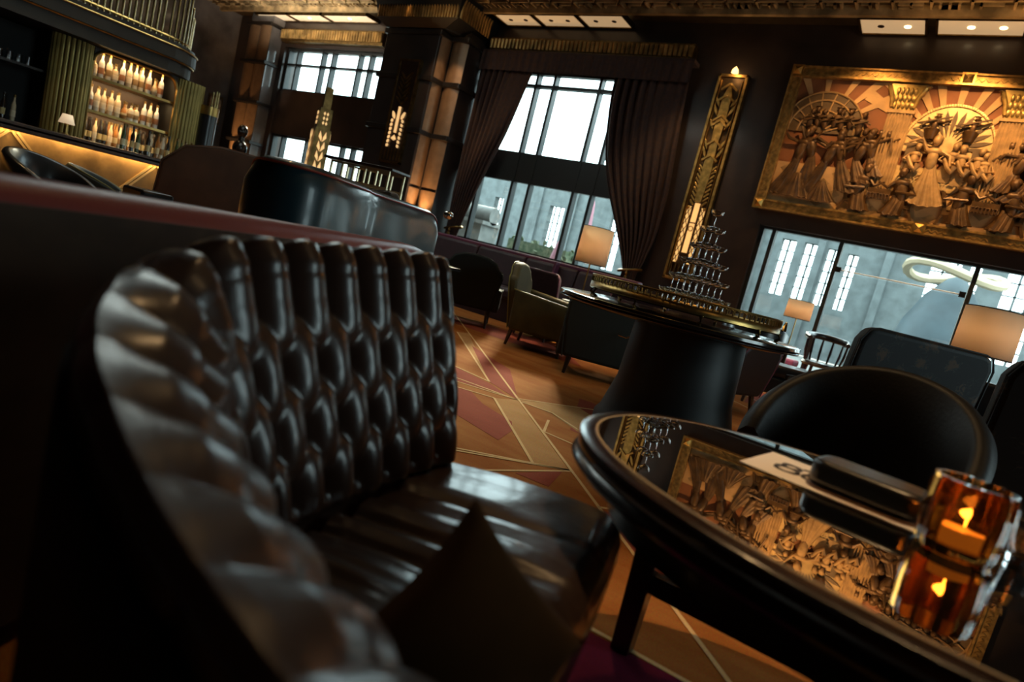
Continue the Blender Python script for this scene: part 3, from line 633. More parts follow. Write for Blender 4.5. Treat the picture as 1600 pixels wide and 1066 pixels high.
def fig_skirt(q, x, z, H, w0, w1, y, lean, dep, folds=7):
    def fn(u, v):
        a = u * 2 - 1; e = sqrt(max(0, 1 - a * a)); ww = lerp(w0, w1, v ** 1.2)
        return (x + lean * v ** 1.3 * H + a * ww, y - dep * v * e - .02 * e - .009 * v * cos(a * folds * .55 * pi), z - v * H * (1 - .10 * a * a) + .006 * v * cos(a * folds * .55 * pi))
    q.grid(fn, 44, 10)
    P = [fn(i / 22, 1) for i in range(23)]; q.tube(P, .010, 5)
    for k in range(1, 5): q.tube([fn(k / 5, j / 6) for j in range(1, 7)], .007, 5)
R2 = random.Random(5)
def dancers(mir):
    X = (lambda x: mx(x)) if mir else (lambda x: x); sg = -1 if mir else 1
    for i, (x, z, h, ln, H, w1, sl) in enumerate(((-2.34, 3.42, .55, .12, .62, .17, -.25), (-2.14, 3.46, .55, -.25, .66, .24, .1), (-1.93, 3.40, .55, .28, .58, .20, -.45), (-1.72, 3.46, .53, -.2, .50, .18, .42), (-1.52, 3.48, .52, .25, .36, .16, .5), (-1.32, 3.54, .50, -.2, .30, .13, .3))):
        q = MB(); y = 10.735 - .004 * i
        fig_torso(q, X(x), z, h, y, sg * ln, [(sg * s, (sg * s * .36, .38 + R2.uniform(-.1, .3)), (sg * s * .46, .30 + R2.uniform(-.2, .55))) for s in (-1, 1)])
        fo = q.build('relief_dancer', m_bronze, mu, world=True); q = MB(); fig_skirt(q, X(x), z + .03, H, .05, w1, y + .01, sg * sl, .05); q.build('gown', m_bronze, fo, world=True)
    for i in range(7):
        q = MB(); x = -2.32 + i * .115; z = 3.92 + .03 * (i % 2); fig_torso(q, X(x), z, .33, 10.745, sg * R2.uniform(-.2, .2), [(1, (.3, .4), (.5, .3)), (-1, (-.3, .4), (-.45, .55))], i % 2); q.bar((X(x) - .08, 10.71, z + .09), (X(x) + .12, 10.71, z + .15), .025, .025); q.build('relief_musician', m_bronze, mu, world=True)
    q = MB(); fig_skirt(q, X(-2.26), 3.2, .38, .06, .30, 10.72, 0, .07, 9); fig_skirt(q, X(-1.88), 3.12, .32, .05, .24, 10.71, .12, .07, 9); q.build('relief_gown', m_bronze, mu, world=True)
    for i in range(5):
        q = MB(); x = -1.66 + i * .105; fig_torso(q, X(x), 3.60, .43, 10.745, sg * .15, [(1, (.3, .5), (.5, .6)), (-1, (-.3, .4), (-.5, .2))]); q.build('relief_dancer', m_bronze, mu, world=True)
dancers(False); dancers(True)
def table_pair(cx, z0, k=1.0):
    q = MB(); q.bx(cx - .15 * k, cx + .15 * k, 10.66, 10.76, z0 + .20, z0 + .34); 
    for i in range(8): q.tube([(cx - .14 * k + i * .04 * k, 10.65, z0 + .26), (cx - .14 * k + i * .04 * k, 10.65, z0 + .18)], .010, 6)
    q.tube([(cx - .15 * k + i * .015 * k, 10.65, z0 + .27 - .012 * abs(sin(i * pi / 2.5))) for i in range(21)], .007, 5); q.build('relief_table', m_bronze, mu, world=True)
    for s in (-1, 1):
        q = MB(); x = cx + s * .31 * k; fig_torso(q, x, z0 + .20, .56 * k, 10.70, -s * .18, [(-s, (-s * .40, .30), (-s * .62, .42)), (s, (s * .28, .2), (-s * .2, .22))])
        fo = q.build('relief_diner', m_bronze, mu, world=True); q = MB(); fig_skirt(q, x - s * .04, z0 + .28, .30, .09, .15, 10.71, -s * .2, .06, 6); q.build('gown', m_bronze, fo, world=True)
        q = MB(); q.bar((x + s * .10, 10.73, z0 + .12), (x + s * .19, 10.73, z0 + .42), .04, .05); q.bar((x - s * .12, 10.73, z0 + .13), (x + s * .14, 10.73, z0 + .13), .05, .05); q.bar((x + s * .12, 10.73, z0 + .12), (x + s * .18, 10.73, z0 - .04), .03, .035); q.bar((x - s * .12, 10.73, z0 + .12), (x - s * .13, 10.73, z0 - .04), .03, .035); q.build('relief_chair', m_bronze, mu, smooth=False, world=True)
table_pair(-1.08, 2.78); table_pair(.22, 2.78, 1.05); table_pair(1.28, 2.80)
q = MB(); fig_torso(q, -.56, 3.48, .55, 10.71, -.02, [(-1, (-.35, .75), (-.62, .62)), (1, (.36, .35), (.42, .1))]); fo = q.build('relief_dancer', m_tan, mu, world=True); q = MB(); fig_skirt(q, -.55, 3.55, .60, .06, .24, 10.72, .1, .06, 8); q.build('gown', m_tan, fo, world=True)
for i, (x, z, h) in enumerate(((-.36, 3.52, .42), (-.20, 3.50, .42), (-.04, 3.50, .40), (.08, 3.46, .38), (-.80, 3.50, .38))):
    q = MB(); fig_torso(q, x, z, h, 10.72, .1 * (-1) ** i, [(1, (.28, .2), (.05, .15)), (-1, (-.3, .25), (.02, .1))]); q.bx(x - .07, x + .07, 10.72, 10.78, z - .2, z + .04); q.tube([(x - .06, 10.66, z + .12), (x, 10.65, z), (x + .06, 10.66, z - .06), (x + .09, 10.66, z + .02)], [.02, .03, .04, .05], 8); q.build('relief_musician', m_tan, mu, world=True)
for x in (-.68, -.22):
    q = MB(); fig_torso(q, x, 4.02, .27, 10.715, .15, [(1, (.45, .45), (.75, .6)), (-1, (-.4, .3), (-.6, .15))], True); q.lathe([(.06, -.12), (.10, .02), (.09, .03)], (x, 10.75, 4.02), 10); q.bar((x - .2, 10.69, 4.1), (x + .2, 10.69, 4.22), .02, .02); q.build('relief_musician', m_bronze, mu, world=True)
for x, e in ((-1.6, 180), (-.35, 290), (.9, 180)):
    light('SPOT', 'mural_spot', (x, 9.3, 5.3), e, (1, .56, .21), aim=(x, 10.8, 3.55), size=.04, spot=66, blend=.9)

# ------------------------------------------------------------------ bar
bar_gold = M('bar_front_gold', (.22, .135, .05), .42, .6, var=.4, vs=3, bump=.1, bs=20)
t = thing('bar_counter', 'long gold fronted bar counter with diagonal brass strips', 'bar counter', (-9.2, 2.9, 0))
q = MB(); q.bx(-9.5, -9.0, -.5, 5.75, 0, .88); q.build('front_panel', bar_gold, t, smooth=False, world=True)
q = MB(); q.bx(-9.6, -8.84, -.6, 5.85, .905, .975); q.bx(-8.872, -8.84, -.6, 5.85, .872, .95); q.build('counter_top', M('bar_top_walnut', (.05, .028, .018), .3, var=.3, vs=10, coat=.3), t, smooth=False, world=True, bevel=.012)
q = MB()
for k in range(8):
    y = -.3 + k * .82; s = -1 if k % 2 else 1
    for o_ in (0, .05): 
        a, b = ((y + o_, .86), (y + .74 + o_, .05)) if k % 2 == 0 else ((y + .74 + o_, .86), (y + o_, .05))
        q.bar((-8.992, a[0], a[1]), (-8.992, b[0], b[1]), .026, .03, (1, 0, 0))
q.build('brass_strips', M('bright_brass', (.7, .48, .2), .3, .7), t, smooth=False, world=True)
q = MB(); q.bx(-8.97, -8.94, -.5, 5.7, .892, .9); q.build('led_strip', emat('led_strip_glow', (1, .62, .22), 6), t, smooth=False, world=True)
light('AREA', 'bar_led', (-8.93, 2.8, .888), 26, (1, .62, .24), aim=(-9.02, 2.8, .3), size=5.8, sy=.03)
t = thing('back_bar', 'dark back bar with fluted brass columns and arched bottle niche', 'back bar', (-10.3, 3.5, 0))
q = MB(); q.bx(-10.9, -10.5, .2, 5.62, 0, 2.2); q.bx(-10.5, -10.02, 5.22, 5.62, 0, 2.21); q.bx(-10.5, -10.02, 3.62, 4.09, 0, 2.21); q.bx(-10.6, -9.98, .2, 5.6, 0, .98)
q.build('carcass', M('carcass_black', (.005, .005, .005), .7), t, smooth=False, world=True)
rc = .16; arch = [(4.09, 1.0), (4.09, 2.19 - rc)] + [(4.09 + rc - rc * cos(a), 2.19 - rc + rc * sin(a)) for a in [i * pi / 12 for i in range(1, 7)]] + [(5.22 - rc + rc * sin(a), 2.19 - rc + rc * cos(a)) for a in [i * pi / 12 for i in range(0, 7)]] + [(5.22, 1.0)]
q = MB(); outer = [(4.09, 2.5), (5.22, 2.5)]
# fascia with the arched opening, strip by strip
for i in range(1, len(arch) - 2):
    (y0, z0), (y1, z1) = arch[i], arch[i + 1]
    if abs(y1 - y0) > 1e-6: q.hexa([(-10.06, y0, z0), (-9.99, y0, z0), (-9.99, y1, z1), (-10.06, y1, z1)], [(-10.06, y0, 2.215), (-9.99, y0, 2.215), (-9.99, y1, 2.215), (-10.06, y1, 2.215)])
q.build('arch_fascia', dark_wood, t, smooth=False, world=True)
q = MB(); q.tube([(-9.985, y, z) for y, z in arch], .020, 8); q.build('arch_trim', brass, t, world=True)
col_m = M('fluted_brass_green', (.27, .195, .06), .36, .7, var=.2, vs=3)
for y0, y1 in ((3.60, 4.08), (5.23, 5.64)):
    q = MB(); n = 12; cy = (y0 + y1) / 2; R_ = (y1 - y0) / 2
    for i in range(n):
        a = -pi / 2 + pi * (i + .5) / n; q.tube([(-10.02 + .09 * cos(a), cy + R_ * sin(a) * .96, .98), (-10.02 + .09 * cos(a), cy + R_ * sin(a) * .96, 2.21)], .026 if abs(a) < 1.2 else .02, 8)
    q.build('fluted_column', col_m, t, world=True)
q = MB(); q.bx(-10.49, -10.46, 4.09, 5.22, 1.0, 2.21); q.build('niche_back', M('niche_mirror', (.045, .020, .009), .4, .2, var=.2, vs=4), t, smooth=False, world=True)
SH = (1.0, 1.40, 1.85)
for z in SH[1:]:
    q = MB(); q.bx(-10.48, -10.03, 4.09, 5.22, z - .035, z); q.build('shelf', brass, t, smooth=False, world=True)
for z in (1.362, 1.812, 2.20):
    light('AREA', 'niche_strip', (-10.10, 4.65, z - .005), 5.5, (1, .66, .30), aim=(-10.22, 4.65, z - .4), size=1.05, sy=.03)
# canopy over the bar with its tube screen
t = thing('bar_canopy', 'dark curved canopy over the bar with brass bead lines', 'canopy', (-10, 3, 2.2))
path = [(-9.72, y) for y in (.0, 1.2, 2.4, 3.6, 4.4, 4.8)] + [(-10.42 + .70 * cos(a), 4.8 + .72 * sin(a)) for a in [i * pi / 20 for i in range(1, 11)]] + [(-11, 5.52)]
q = MB(); q.zprism(path + [(-11, 0)], 2.22, 2.38); q.zprism([(x + (.05 if y < 4.9 else .05 * cos((y - 4.8) / .72 * 1.5)), y + (0 if y < 4.9 else .05)) for x, y in path] + [(-11, 0)], 2.40, 2.56); q.zprism([(x + (.02 if y < 4.9 else 0), y + (0 if y < 4.9 else .02)) for x, y in path] + [(-11, 0)], 2.56, 2.63)
q.build('fascia', M('canopy_bronze', (.026, .018, .011), .5, .3, var=.2, vs=4), t, smooth=False, world=True)
q = MB()
for z, o_ in ((2.39, .03), (2.565, .06)): q.tube([(x + (o_ if y < 4.9 else o_ * max(0, cos((y - 4.8) / .72 * 1.5))), y + (0 if y < 4.9 else o_), z) for x, y in path], .012, 6)
q.build('bead_line', brass, t, world=True)
t = thing('tube_screen', 'screen of upright brass tubes standing on the bar canopy', 'screen', (-9.8, 4.2, 2.63))
tube_m = M('tube_brass', (.46, .33, .15), .22, 1, var=.2, vs=3)
pts = [(-9.78, 2.6 + i * .075) for i in range(30)] + [(-10.42 + .64 * cos(a), 4.8 + .66 * sin(a)) for a in [i * pi / 24 for i in range(1, 12)]]
for i, (x, y) in enumerate(pts):
    q = MB(); hh = 3.42 + .10 * ((i * 7) % 5 - 2) if i < 36 else 3.1 + .12 * ((i * 3) % 3); q.cyl((x, y, 2.63), (x, y, hh), .016, n=10); q.ell((x, y, hh), (.02, .02, .02), 8, 6); q.build('tube', tube_m, t, world=True)
q = MB(); q.tube([(x, y, 2.68) for x, y in pts], .02, 6); q.build('bottom_rail', brass, t, world=True)
t = thing('drum_column', 'black drum column with gold collar at the bar end', 'column', (-9.95, 5.72, 0))
q = MB(); q.cyl((-9.95, 5.74, 0), (-9.95, 5.74, 1.86), .13, n=24); q.build('drum', black_lea, t, world=True)
q = MB(); q.cyl((-9.95, 5.74, 1.82), (-9.95, 5.74, 1.95), .14, n=24); q.build('collar', brass, t, world=True)
for i in range(5):
    q = MB(); a = .2 + i * .55; q.cyl((-9.95 + .10 * cos(a), 5.74 + .10 * sin(a), 1.94), (-9.95 + .10 * cos(a), 5.74 + .10 * sin(a), 2.20), .016, n=8); q.build('tube', tube_m, t, world=True)

# bottles: six kinds, copied along the shelves
bm = {'clear': M('clear_spirit', (.62, .47, .30), .12, coat=.6), 'amber': M('amber_spirit', (.40, .16, .04), .12, coat=.6), 'green': M('green_bottle', (.05, .07, .02), .12, coat=.6), 'dark': M('dark_bottle', (.02, .014, .01), .12, coat=.6), 'pale': M('pale_bottle', (.72, .60, .42), .15, coat=.5), 'gin': M('frosted_bottle', (.55, .52, .48), .25, coat=.5)}
PROF = {'tall': [(0, 0), (.036, .002), (.037, .19), (.030, .225), (.014, .25), (.013, .31), (0, .31)], 'squat': [(0, 0), (.040, .003), (.042, .13), (.035, .165), (.015, .18), (.014, .225), (0, .225)], 'round': [(0, 0), (.032, .002), (.042, .05), (.042, .09), (.025, .14), (.013, .16), (.013, .22), (0, .22)], 'slim': [(0, 0), (.026, .002), (.028, .2), (.013, .25), (.012, .30), (0, .30)]}
BP = {}
def bottle(kind, shape, loc, label, group):
    key = (kind, shape)
    if key in BP: return dup(BP[key], loc, R3.uniform(0, 6), label, group)
    t = thing('bottle', label, 'bottle', loc, 0, group); pr = PROF[shape]; h = pr[-1][1]
    q = MB(); q.lathe(pr, n=14); q.build('body', bm[kind], t)
    q = MB(); q.lathe([(0, h - .004), (.017, h - .004), (.017, h + .03), (0, h + .032)], n=10); q.build('stopper', dkbrass if kind != 'dark' else band_dark, t)
    r_ = max(p[0] for p in pr[:4]) + .0015; q = MB(); q.lathe([(r_, h * .18), (r_, h * .45)] if shape != 'round' else [(.0435, .055), (.0435, .085)], n=14); q.build('paper_label', M('label_' + kind, {'clear': (.8, .65, .45), 'amber': (.7, .5, .25), 'green': (.7, .6, .35), 'dark': (.6, .45, .2), 'pale': (.35, .2, .08), 'gin': (.3, .12, .05)}[kind], .7), t)
    BP[key] = t; return t
R3 = random.Random(3); kn = {'clear': 'clear spirit', 'amber': 'amber spirit', 'green': 'green', 'dark': 'dark', 'pale': 'pale cream', 'gin': 'frosted'}
for si, (sz, nm, n, pool) in enumerate(((1.85, 'top', 11, (('pale', 'tall'), ('amber', 'squat'), ('clear', 'tall'), ('clear', 'squat'), ('amber', 'tall'), ('dark', 'tall'), ('clear', 'round'), ('gin', 'tall'))),
                                      (1.40, 'middle', 11, (('clear', 'tall'), ('gin', 'tall'), ('pale', 'squat'), ('clear', 'squat'), ('amber', 'round'), ('pale', 'tall'), ('amber', 'squat'))),
                                      (.98, 'bottom', 15, (('amber', 'slim'), ('pale', 'slim'), ('dark', 'slim'), ('green', 'slim'), ('clear', 'slim'))))):
    for row, x in ((0, -10.17), (1, -10.32)):
        for i in range(n if row == 0 else n - 3):
            k_, s_ = pool[R3.randrange(len(pool))]; y = lerp(4.16, 5.15, (i + (.5 if row else .25)) / (n if row == 0 else n - 3)) + R3.uniform(-.006, .006)
            bottle(k_, s_, (x + (.0 if row else R3.uniform(-.01, .01)), y, sz + .002), '%s %s bottle on the %s shelf of the lit bar niche' % (s_, kn[k_], nm), '%s %s bottles on the %s niche shelf' % (s_, kn[k_], nm))
for i in range(16):
    k_, s_ = (('dark', 'slim'), ('green', 'slim'), ('pale', 'slim'), ('clear', 'slim'), ('amber', 'slim'), ('green', 'slim'))[R3.randrange(6)]
    bottle(k_, s_, (-9.15 + R3.uniform(-.08, .04), 4.20 + i * .078, .977), '%s %s bottle standing on the bar counter top' % (s_, kn[k_]), '%s %s bottles on the bar counter' % (s_, kn[k_]))
for i in range(4):
    bottle(('dark', 'amber', 'dark', 'clear')[i], 'slim', (-10.25, 3.05 + i * .11, .982), ('%s slim bottle in the unlit bay left of the fluted column' % ('dark', 'amber', 'dark', 'clear')[i]), 'bottles in the dark bay')
bay = thing('glass_rack', 'dark hanging shelf of glassware in the unlit bar bay', 'shelf', (-10.3, 3.2, 1.55))
q = MB(); q.bx(-10.499, -10.1, 2.5, 3.6, 1.68, 1.71); q.build('board', dark_wood, bay, smooth=False, world=True)
for i in range(6):
    q = MB(); q.lathe([(.034, 0), (.032, .10), (.03, .1), (.032, .004), (0, .004)], (-10.2, 2.95 + i * .1, 1.711), 12); tag(q.build('tumbler', glass('bar_tumbler_glass', (.95, .9, .85))), 'clear tumbler on the dark shelf of the unlit bar bay', 'glass', 'tumblers in the dark bay')
# little lamp on the bar
t = thing('table_lamp', 'small lamp with white cone shade on the bar counter', 'lamp', (-9.05, 3.52, .975))
q = MB(); q.lathe([(0, 0), (.04, 0), (.035, .015), (.022, .02), (.022, .14), (.0, .14)], n=16); q.build('stem', brass, t)
q = MB(); q.lathe([(.085, .13), (.05, .24)], n=24); q.build('lamp_shade', M('lit_small_shade', (.9, .75, .55), .8, emit=(1, .7, .42), es=.42), t, solid=.002)
# framed picture and dark bust behind the bar end
t = thing('framed_picture', 'gilt framed picture hanging on the grey marble wall beyond the bar', 'picture', (-18, 10.5, 2.4))
q = MB(); q.bx(-18, -17.95, 10.28, 10.70, 2.38, 3.16); q.build('frame', dkbrass, t, smooth=False, world=True)
q = MB(); q.bx(-17.95, -17.94, 10.33, 10.65, 2.44, 3.10); q.build('canvas', M('picture_canvas', (.55, .38, .24), .6, var=.6, vs=9), t, smooth=False, world=True)
t = thing('bronze_bust', 'dark rounded bronze bust in front of the bronze faced pillar', 'sculpture', (-11.2, 7.15, 0))
q = MB(); q.bx(-11.35, -11.05, 7.0, 7.3, 0, 1.42); q.build('plinth', black_lacquer, t, smooth=False, world=True)
q = MB(); q.ell((-11.2, 7.15, 1.55), (.13, .13, .15), 14, 10); q.ell((-11.2, 7.15, 1.86), (.085, .095, .12), 14, 10); q.cyl((-11.2, 7.15, 1.6), (-11.2, 7.15, 1.8), .05, n=10); q.ell((-11.14, 7.08, 1.84), (.02, .03, .03), 8, 6); q.build('figure', M('bust_bronze', (.02, .014, .011), .25, .4), t, world=True)

# ------------------------------------------------------------------ lamps
def shade_lamp(loc, label, z0, z1, r, base_z, watts):
    t = thing('table_lamp', label, 'lamp', loc, 0)
    x, y, b = loc
    q = MB(); q.lathe([(r, z0 - b), (r * .97, z1 - b)], n=40); sh_ = q.build('lamp_shade', lamp_cloth, t, solid=.002)
    for z, rr in ((z0 - b, r), (z1 - b, r * .97)): q = MB(); q.tube([(rr * cos(a), rr * sin(a), z) for a in [i * pi / 20 for i in range(40)]], .004, 6, True); q.build('shade_rim', band_dark, sh_)
    q = MB(); q.cyl((0, 0, .02), (0, 0, z1 - b - .05), .008, n=8); q.lathe([(0, 0), (.075, 0), (.075, .014), (.012, .02), (0, .02)], n=24)
    for k in range(3): q.tube([(0, 0, z1 - b - .06), (r * .95 * cos(k * 2.094), r * .95 * sin(k * 2.094), z1 - b - .01)], .002, 5)
    q.build('brass_pole', brass, t)
    q = MB(); q.ell((0, 0, (z0 + z1) / 2 - b), (.028, .028, .04), 12, 8); q.build('bulb', emat('warm_bulb', (1, .66, .34), 5), t)
    light('POINT', 'lamp_light', (x, y, (z0 + z1) / 2), watts, (1, .70, .42), size=.05)
    return t

# ------------------------------------------------------------------ generic upholstered chairs
def outline_back(kind, w, h):
    if kind == 'camel': return [(-w * .40, 0), (w * .40, 0), (w * .49, h * .66), (w * .47, h * .76), (w * .40, h * .80), (w * .34, h * .91), (w * .2, h * .98), (0, h), (-w * .2, h * .98), (-w * .34, h * .91), (-w * .40, h * .80), (-w * .47, h * .76), (-w * .49, h * .66)]
    if kind == 'round': return [(-w * .46, 0), (w * .46, 0), (w * .5, h * .5), (w * .48, h * .78), (w * .36, h * .94), (w * .15, h), (-w * .15, h), (-w * .36, h * .94), (-w * .48, h * .78), (-w * .5, h * .5)]
    return [(-w * .44, 0), (w * .44, 0), (w * .5, h * .6), (w * .5, h * .9), (w * .46, h * .985), (w * .4, h), (-w * .4, h), (-w * .46, h * .985), (-w * .5, h * .9), (-w * .5, h * .6)]
def chair(label, loc, rz, kind='square', w=.62, d=.62, h=.85, sh=.42, fabric=None, pipe=None, arms=.2, group=None, legh=.16, leg_m=None, t_back=.09, rake=.12, name='armchair', cat='armchair', handle=False):
    """front faces local -Y; the back stands at local +Y"""
    t = thing(name, label, cat, (loc[0], loc[1], 0), rz, group)
    z0 = legh; ol = outline_back(kind, w, h - z0); lean = lambda z: rake * (z / (h - z0)) ** 1.2
    yb = d / 2 - .10
    q = MB(); q.prism(ol, lambda x, z: (x, yb + lean(z), z0 + z), lambda x, z: (x, yb + t_back + lean(z), z0 + z)); bk_ = q.build('backrest', fabric, t, bevel=.03, seg=4)
    q = MB(); q.tube([(x, yb + t_back * .95 + lean(z), z0 + z) for x, z in ol[1:] + [ol[0]]], .006, 6); q.build('piping', pipe or fabric, bk_)
    q = MB(); q.bx(-w * .42, w * .42, -d / 2, yb + .02, z0, sh - .10); q.build('seat_frame', fabric, t, bevel=.02)
    q = MB(); q.bx(-w * .40, w * .40, -d / 2 - .01, yb + .04, sh - .10, sh); q.build('seat_cushion', fabric, t, bevel=.035, seg=4)
    if arms:
        for s in (-1, 1):
            q = MB(); a, b = sorted((s * w * .40, s * (w * .40 + .09)))
            q.hexa([(a, -d / 2, z0), (b, -d / 2, z0), (b, yb + .06, z0), (a, yb + .06, z0)], [(a, -d / 2 + .02, sh + arms * .75), (b, -d / 2 + .02, sh + arms * .75), (b, yb + .08, sh + arms * 1.1), (a, yb + .08, sh + arms * 1.1)]); am_ = q.build('armrest', fabric, t, bevel=.03, seg=4)
            q = MB(); q.tube([(b if s > 0 else a, -d / 2 + .02, z0 + .02), (b if s > 0 else a, -d / 2 + .025, sh + arms * .74), (b if s > 0 else a, yb + .08, sh + arms * 1.09)], .006, 6); q.build('piping', pipe or fabric, am_)
    for sx in (-1, 1):
        for sy in (-1, 1):
            x, y = sx * w * .36, (-d / 2 + .06 if sy < 0 else yb + .04); q = MB()
            q.tube([(x + sx * .015, y + sy * .03, 0), (x, y, z0 + .01)], [.014, .026], 8); q.build('leg', leg_m or dark_wood, t)
    if handle:
        q = MB(); q.tube([(-.17, yb + t_back + .06 + lean(.33), z0 + .36), (-.165, yb + t_back + .085 + lean(.3), z0 + .325), (-.125, yb + t_back + .09 + lean(.3), z0 + .30), (-.055, yb + t_back + .06 + lean(.3), z0 + .305)], .008, 8); q.build('back_handle', chrome, t)
    return t
chair('dark green armchair with arched back standing alone beside the plum banquette', (-4.42, 6.0), rad(213), 'camel', .70, .62, .80, fabric=green_vel, legh=.20, rake=.06, arms=.04)
chair('olive green velvet armchair seen from the side with yellow green piping', (-3.22, 5.74), rad(108), 'camel', .70, .62, .84, fabric=olive_vel, pipe=olive_pipe, legh=.17, arms=.14)
chair('dark green armchair with curved chrome handle tucked behind the round display table', (-2.30, 5.35), rad(206), 'square', .84, .6, .68, fabric=green_vel, legh=.15, rake=.02, arms=.1, handle=True)
chair('dark leather armchair with plum piping right behind the round display table', (-1.40, 5.98), rad(250), 'round', .60, .58, .70, fabric=M('matt_black_leather', (.005, .005, .006), .55), pipe=purple_pipe, legh=.18)
chair('square plum velvet chair in front of the banquette, left of two', (-3.72, 6.55), rad(185), 'square', .52, .5, .80, fabric=purple_vel, pipe=purple_pipe, arms=0, group=None)
chair('square plum velvet chair in front of the banquette, right of two', (-2.55, 6.65), rad(190), 'square', .62, .5, .84, fabric=purple_vel, pipe=purple_pipe, arms=0)
# plum banquette along the curtained window
t = thing('banquette', 'long plum velvet banquette below the curtained window', 'banquette', (-5.0, 7.4, 0))
q = MB(); q.bx(-8.2, -3.1, 7.0, 7.75, 0, .30); q.build('plinth', purple_vel, t, smooth=False, world=True)
q = MB()
for i in range(6): q.bx(-8.2 + i * .85, -8.2 + i * .85 + .84, 6.95, 7.55, .30, .44)
q.build('seat_cushions', purple_vel, t, world=True, bevel=.04, seg=3)
q = MB()
for i in range(6): q.hexa([(-8.2 + i * .85, 7.5, .42), (-8.2 + i * .85 + .84, 7.5, .42), (-8.2 + i * .85 + .84, 7.75, .42), (-8.2 + i * .85, 7.75, .42)], [(-8.2 + i * .85, 7.62, .90), (-8.2 + i * .85 + .84, 7.62, .90), (-8.2 + i * .85 + .84, 7.78, .90), (-8.2 + i * .85, 7.78, .90)])
q.build('back_cushions', purple_vel, t, world=True, bevel=.04, seg=3)
q = MB(); q.bx(-8.2, -3.1, 7.66, 7.84, .88, .945); q.build('top_rail', purple_pipe, t, world=True, bevel=.02)
q = MB(); q.bx(-4.28, -4.24, 7.50, 7.62, .42, .94); q.build('divider', purple_pipe, t, world=True, bevel=.01)
# console with the centre lamp
t = thing('side_table', 'small dark side table carrying the lamp by the banquette', 'table', (-3.20, 7.35 - .95, 0))
q = MB(); q.lathe([(0, .52), (.20, .52), (.20, .55), (0, .55)], n=28); q.build('tabletop', dark_wood, t)
q = MB(); q.cyl((0, 0, .02), (0, 0, .52), .025, n=12); q.lathe([(0, 0), (.15, 0), (.14, .02), (0, .03)], n=24); q.build('pedestal', brass, t)
shade_lamp((-3.20, 6.4, .55), 'lamp with square looking cloth shade in front of the curtained window', 1.0, 1.40, .175, .55, 42)
for x, y, lb in ((-4.35, 5.25, 'dark side table with a candle beside the patterned chair'),):
    t = thing('side_table', lb, 'table', (x, y, 0))
    q = MB(); q.lathe([(0, .58), (.24, .58), (.24, .61), (0, .61)], n=28); q.build('tabletop', black_lacquer, t)
    q = MB(); q.cyl((0, 0, .02), (0, 0, .58), .03, n=12); q.lathe([(0, 0), (.17, 0), (.16, .02), (0, .03)], n=24); q.build('pedestal', black_lacquer, t)
def candle(loc, label, r, h, watts, glow, ribs=True):
    t = thing('candle_holder', label, 'candle', loc)
    q = MB(); n = 48
    pr = [(0, .0), (r * .86, .0), (r * .95, h * .08), (r, h * .5), (r * .97, h * .92), (r * .93, h), (r * .86, h), (r * .88, h * .9), (r * .9, h * .5), (r * .84, h * .14), (0, h * .12)]
    q.grid(lambda u, v: (lambda rr, z: (rr * cos(u * 2 * pi), rr * sin(u * 2 * pi), z))(pr[min(int(round(v * (len(pr) - 1))), len(pr) - 1)][0] * (1 + (.05 * abs(sin(u * pi * 12)) if ribs and 1 <= round(v * (len(pr) - 1)) <= 5 else 0)), pr[min(int(round(v * (len(pr) - 1))), len(pr) - 1)][1]), 96, len(pr) - 1, cu=True)
    q.build('glass', amber_glass, t)
    q = MB(); q.lathe([(0, h * .14), (r * .45, h * .14), (r * .45, h * .34), (0, h * .34)], n=20); q.build('wax', M('candle_wax', (.8, .6, .35), .5, emit=(1, .5, .14), es=.2), t)
    q = MB(); q.ell((0, 0, h * .46), (r * .07, r * .07, h * .09), 8, 8); q.build('flame', emat('flame_glow', (1, .55, .16), glow), t)
    light('POINT', 'candle_light', (loc[0], loc[1], loc[2] + h * .55), watts * 2, (1, .5, .15), size=.01)
    return t
candle((-4.27, 5.12, .61), 'small lit amber candle glass on the far side table', .045, .085, .25, 40, False)
# right hand lamp and its table
t = thing('side_table', 'dark side table carrying the brass lamp between the floral chairs', 'table', (.38, 5.6, 0))
q = MB(); q.lathe([(0, .50), (.22, .50), (.22, .53), (0, .53)], n=28); q.build('tabletop', dark_wood, t)
q = MB(); q.cyl((0, 0, .02), (0, 0, .5), .03, n=12); q.lathe([(0, 0), (.16, 0), (.15, .02), (0, .03)], n=24); q.build('pedestal', dark_wood, t)
shade_lamp((.38, 5.6, .53), 'large brass lamp with cloth shade between the two floral chairs', 1.015, 1.345, .185, .53, 48)
t = thing('side_table', 'small dark side table carrying the distant lamp by the right window', 'table', (-1.40, 9.12, 0))
q = MB(); q.lathe([(0, .50), (.16, .50), (.16, .53), (0, .53)], n=28); q.build('tabletop', dark_wood, t)
q = MB(); q.cyl((0, 0, .02), (0, 0, .5), .03, n=12); q.lathe([(0, 0), (.16, 0), (.15, .02), (0, .03)], n=24); q.build('pedestal', dark_wood, t)
shade_lamp((-1.40, 9.12, .53), 'distant lamp with pale cloth shade close to the right window', .985, 1.225, .165, .53, 70)

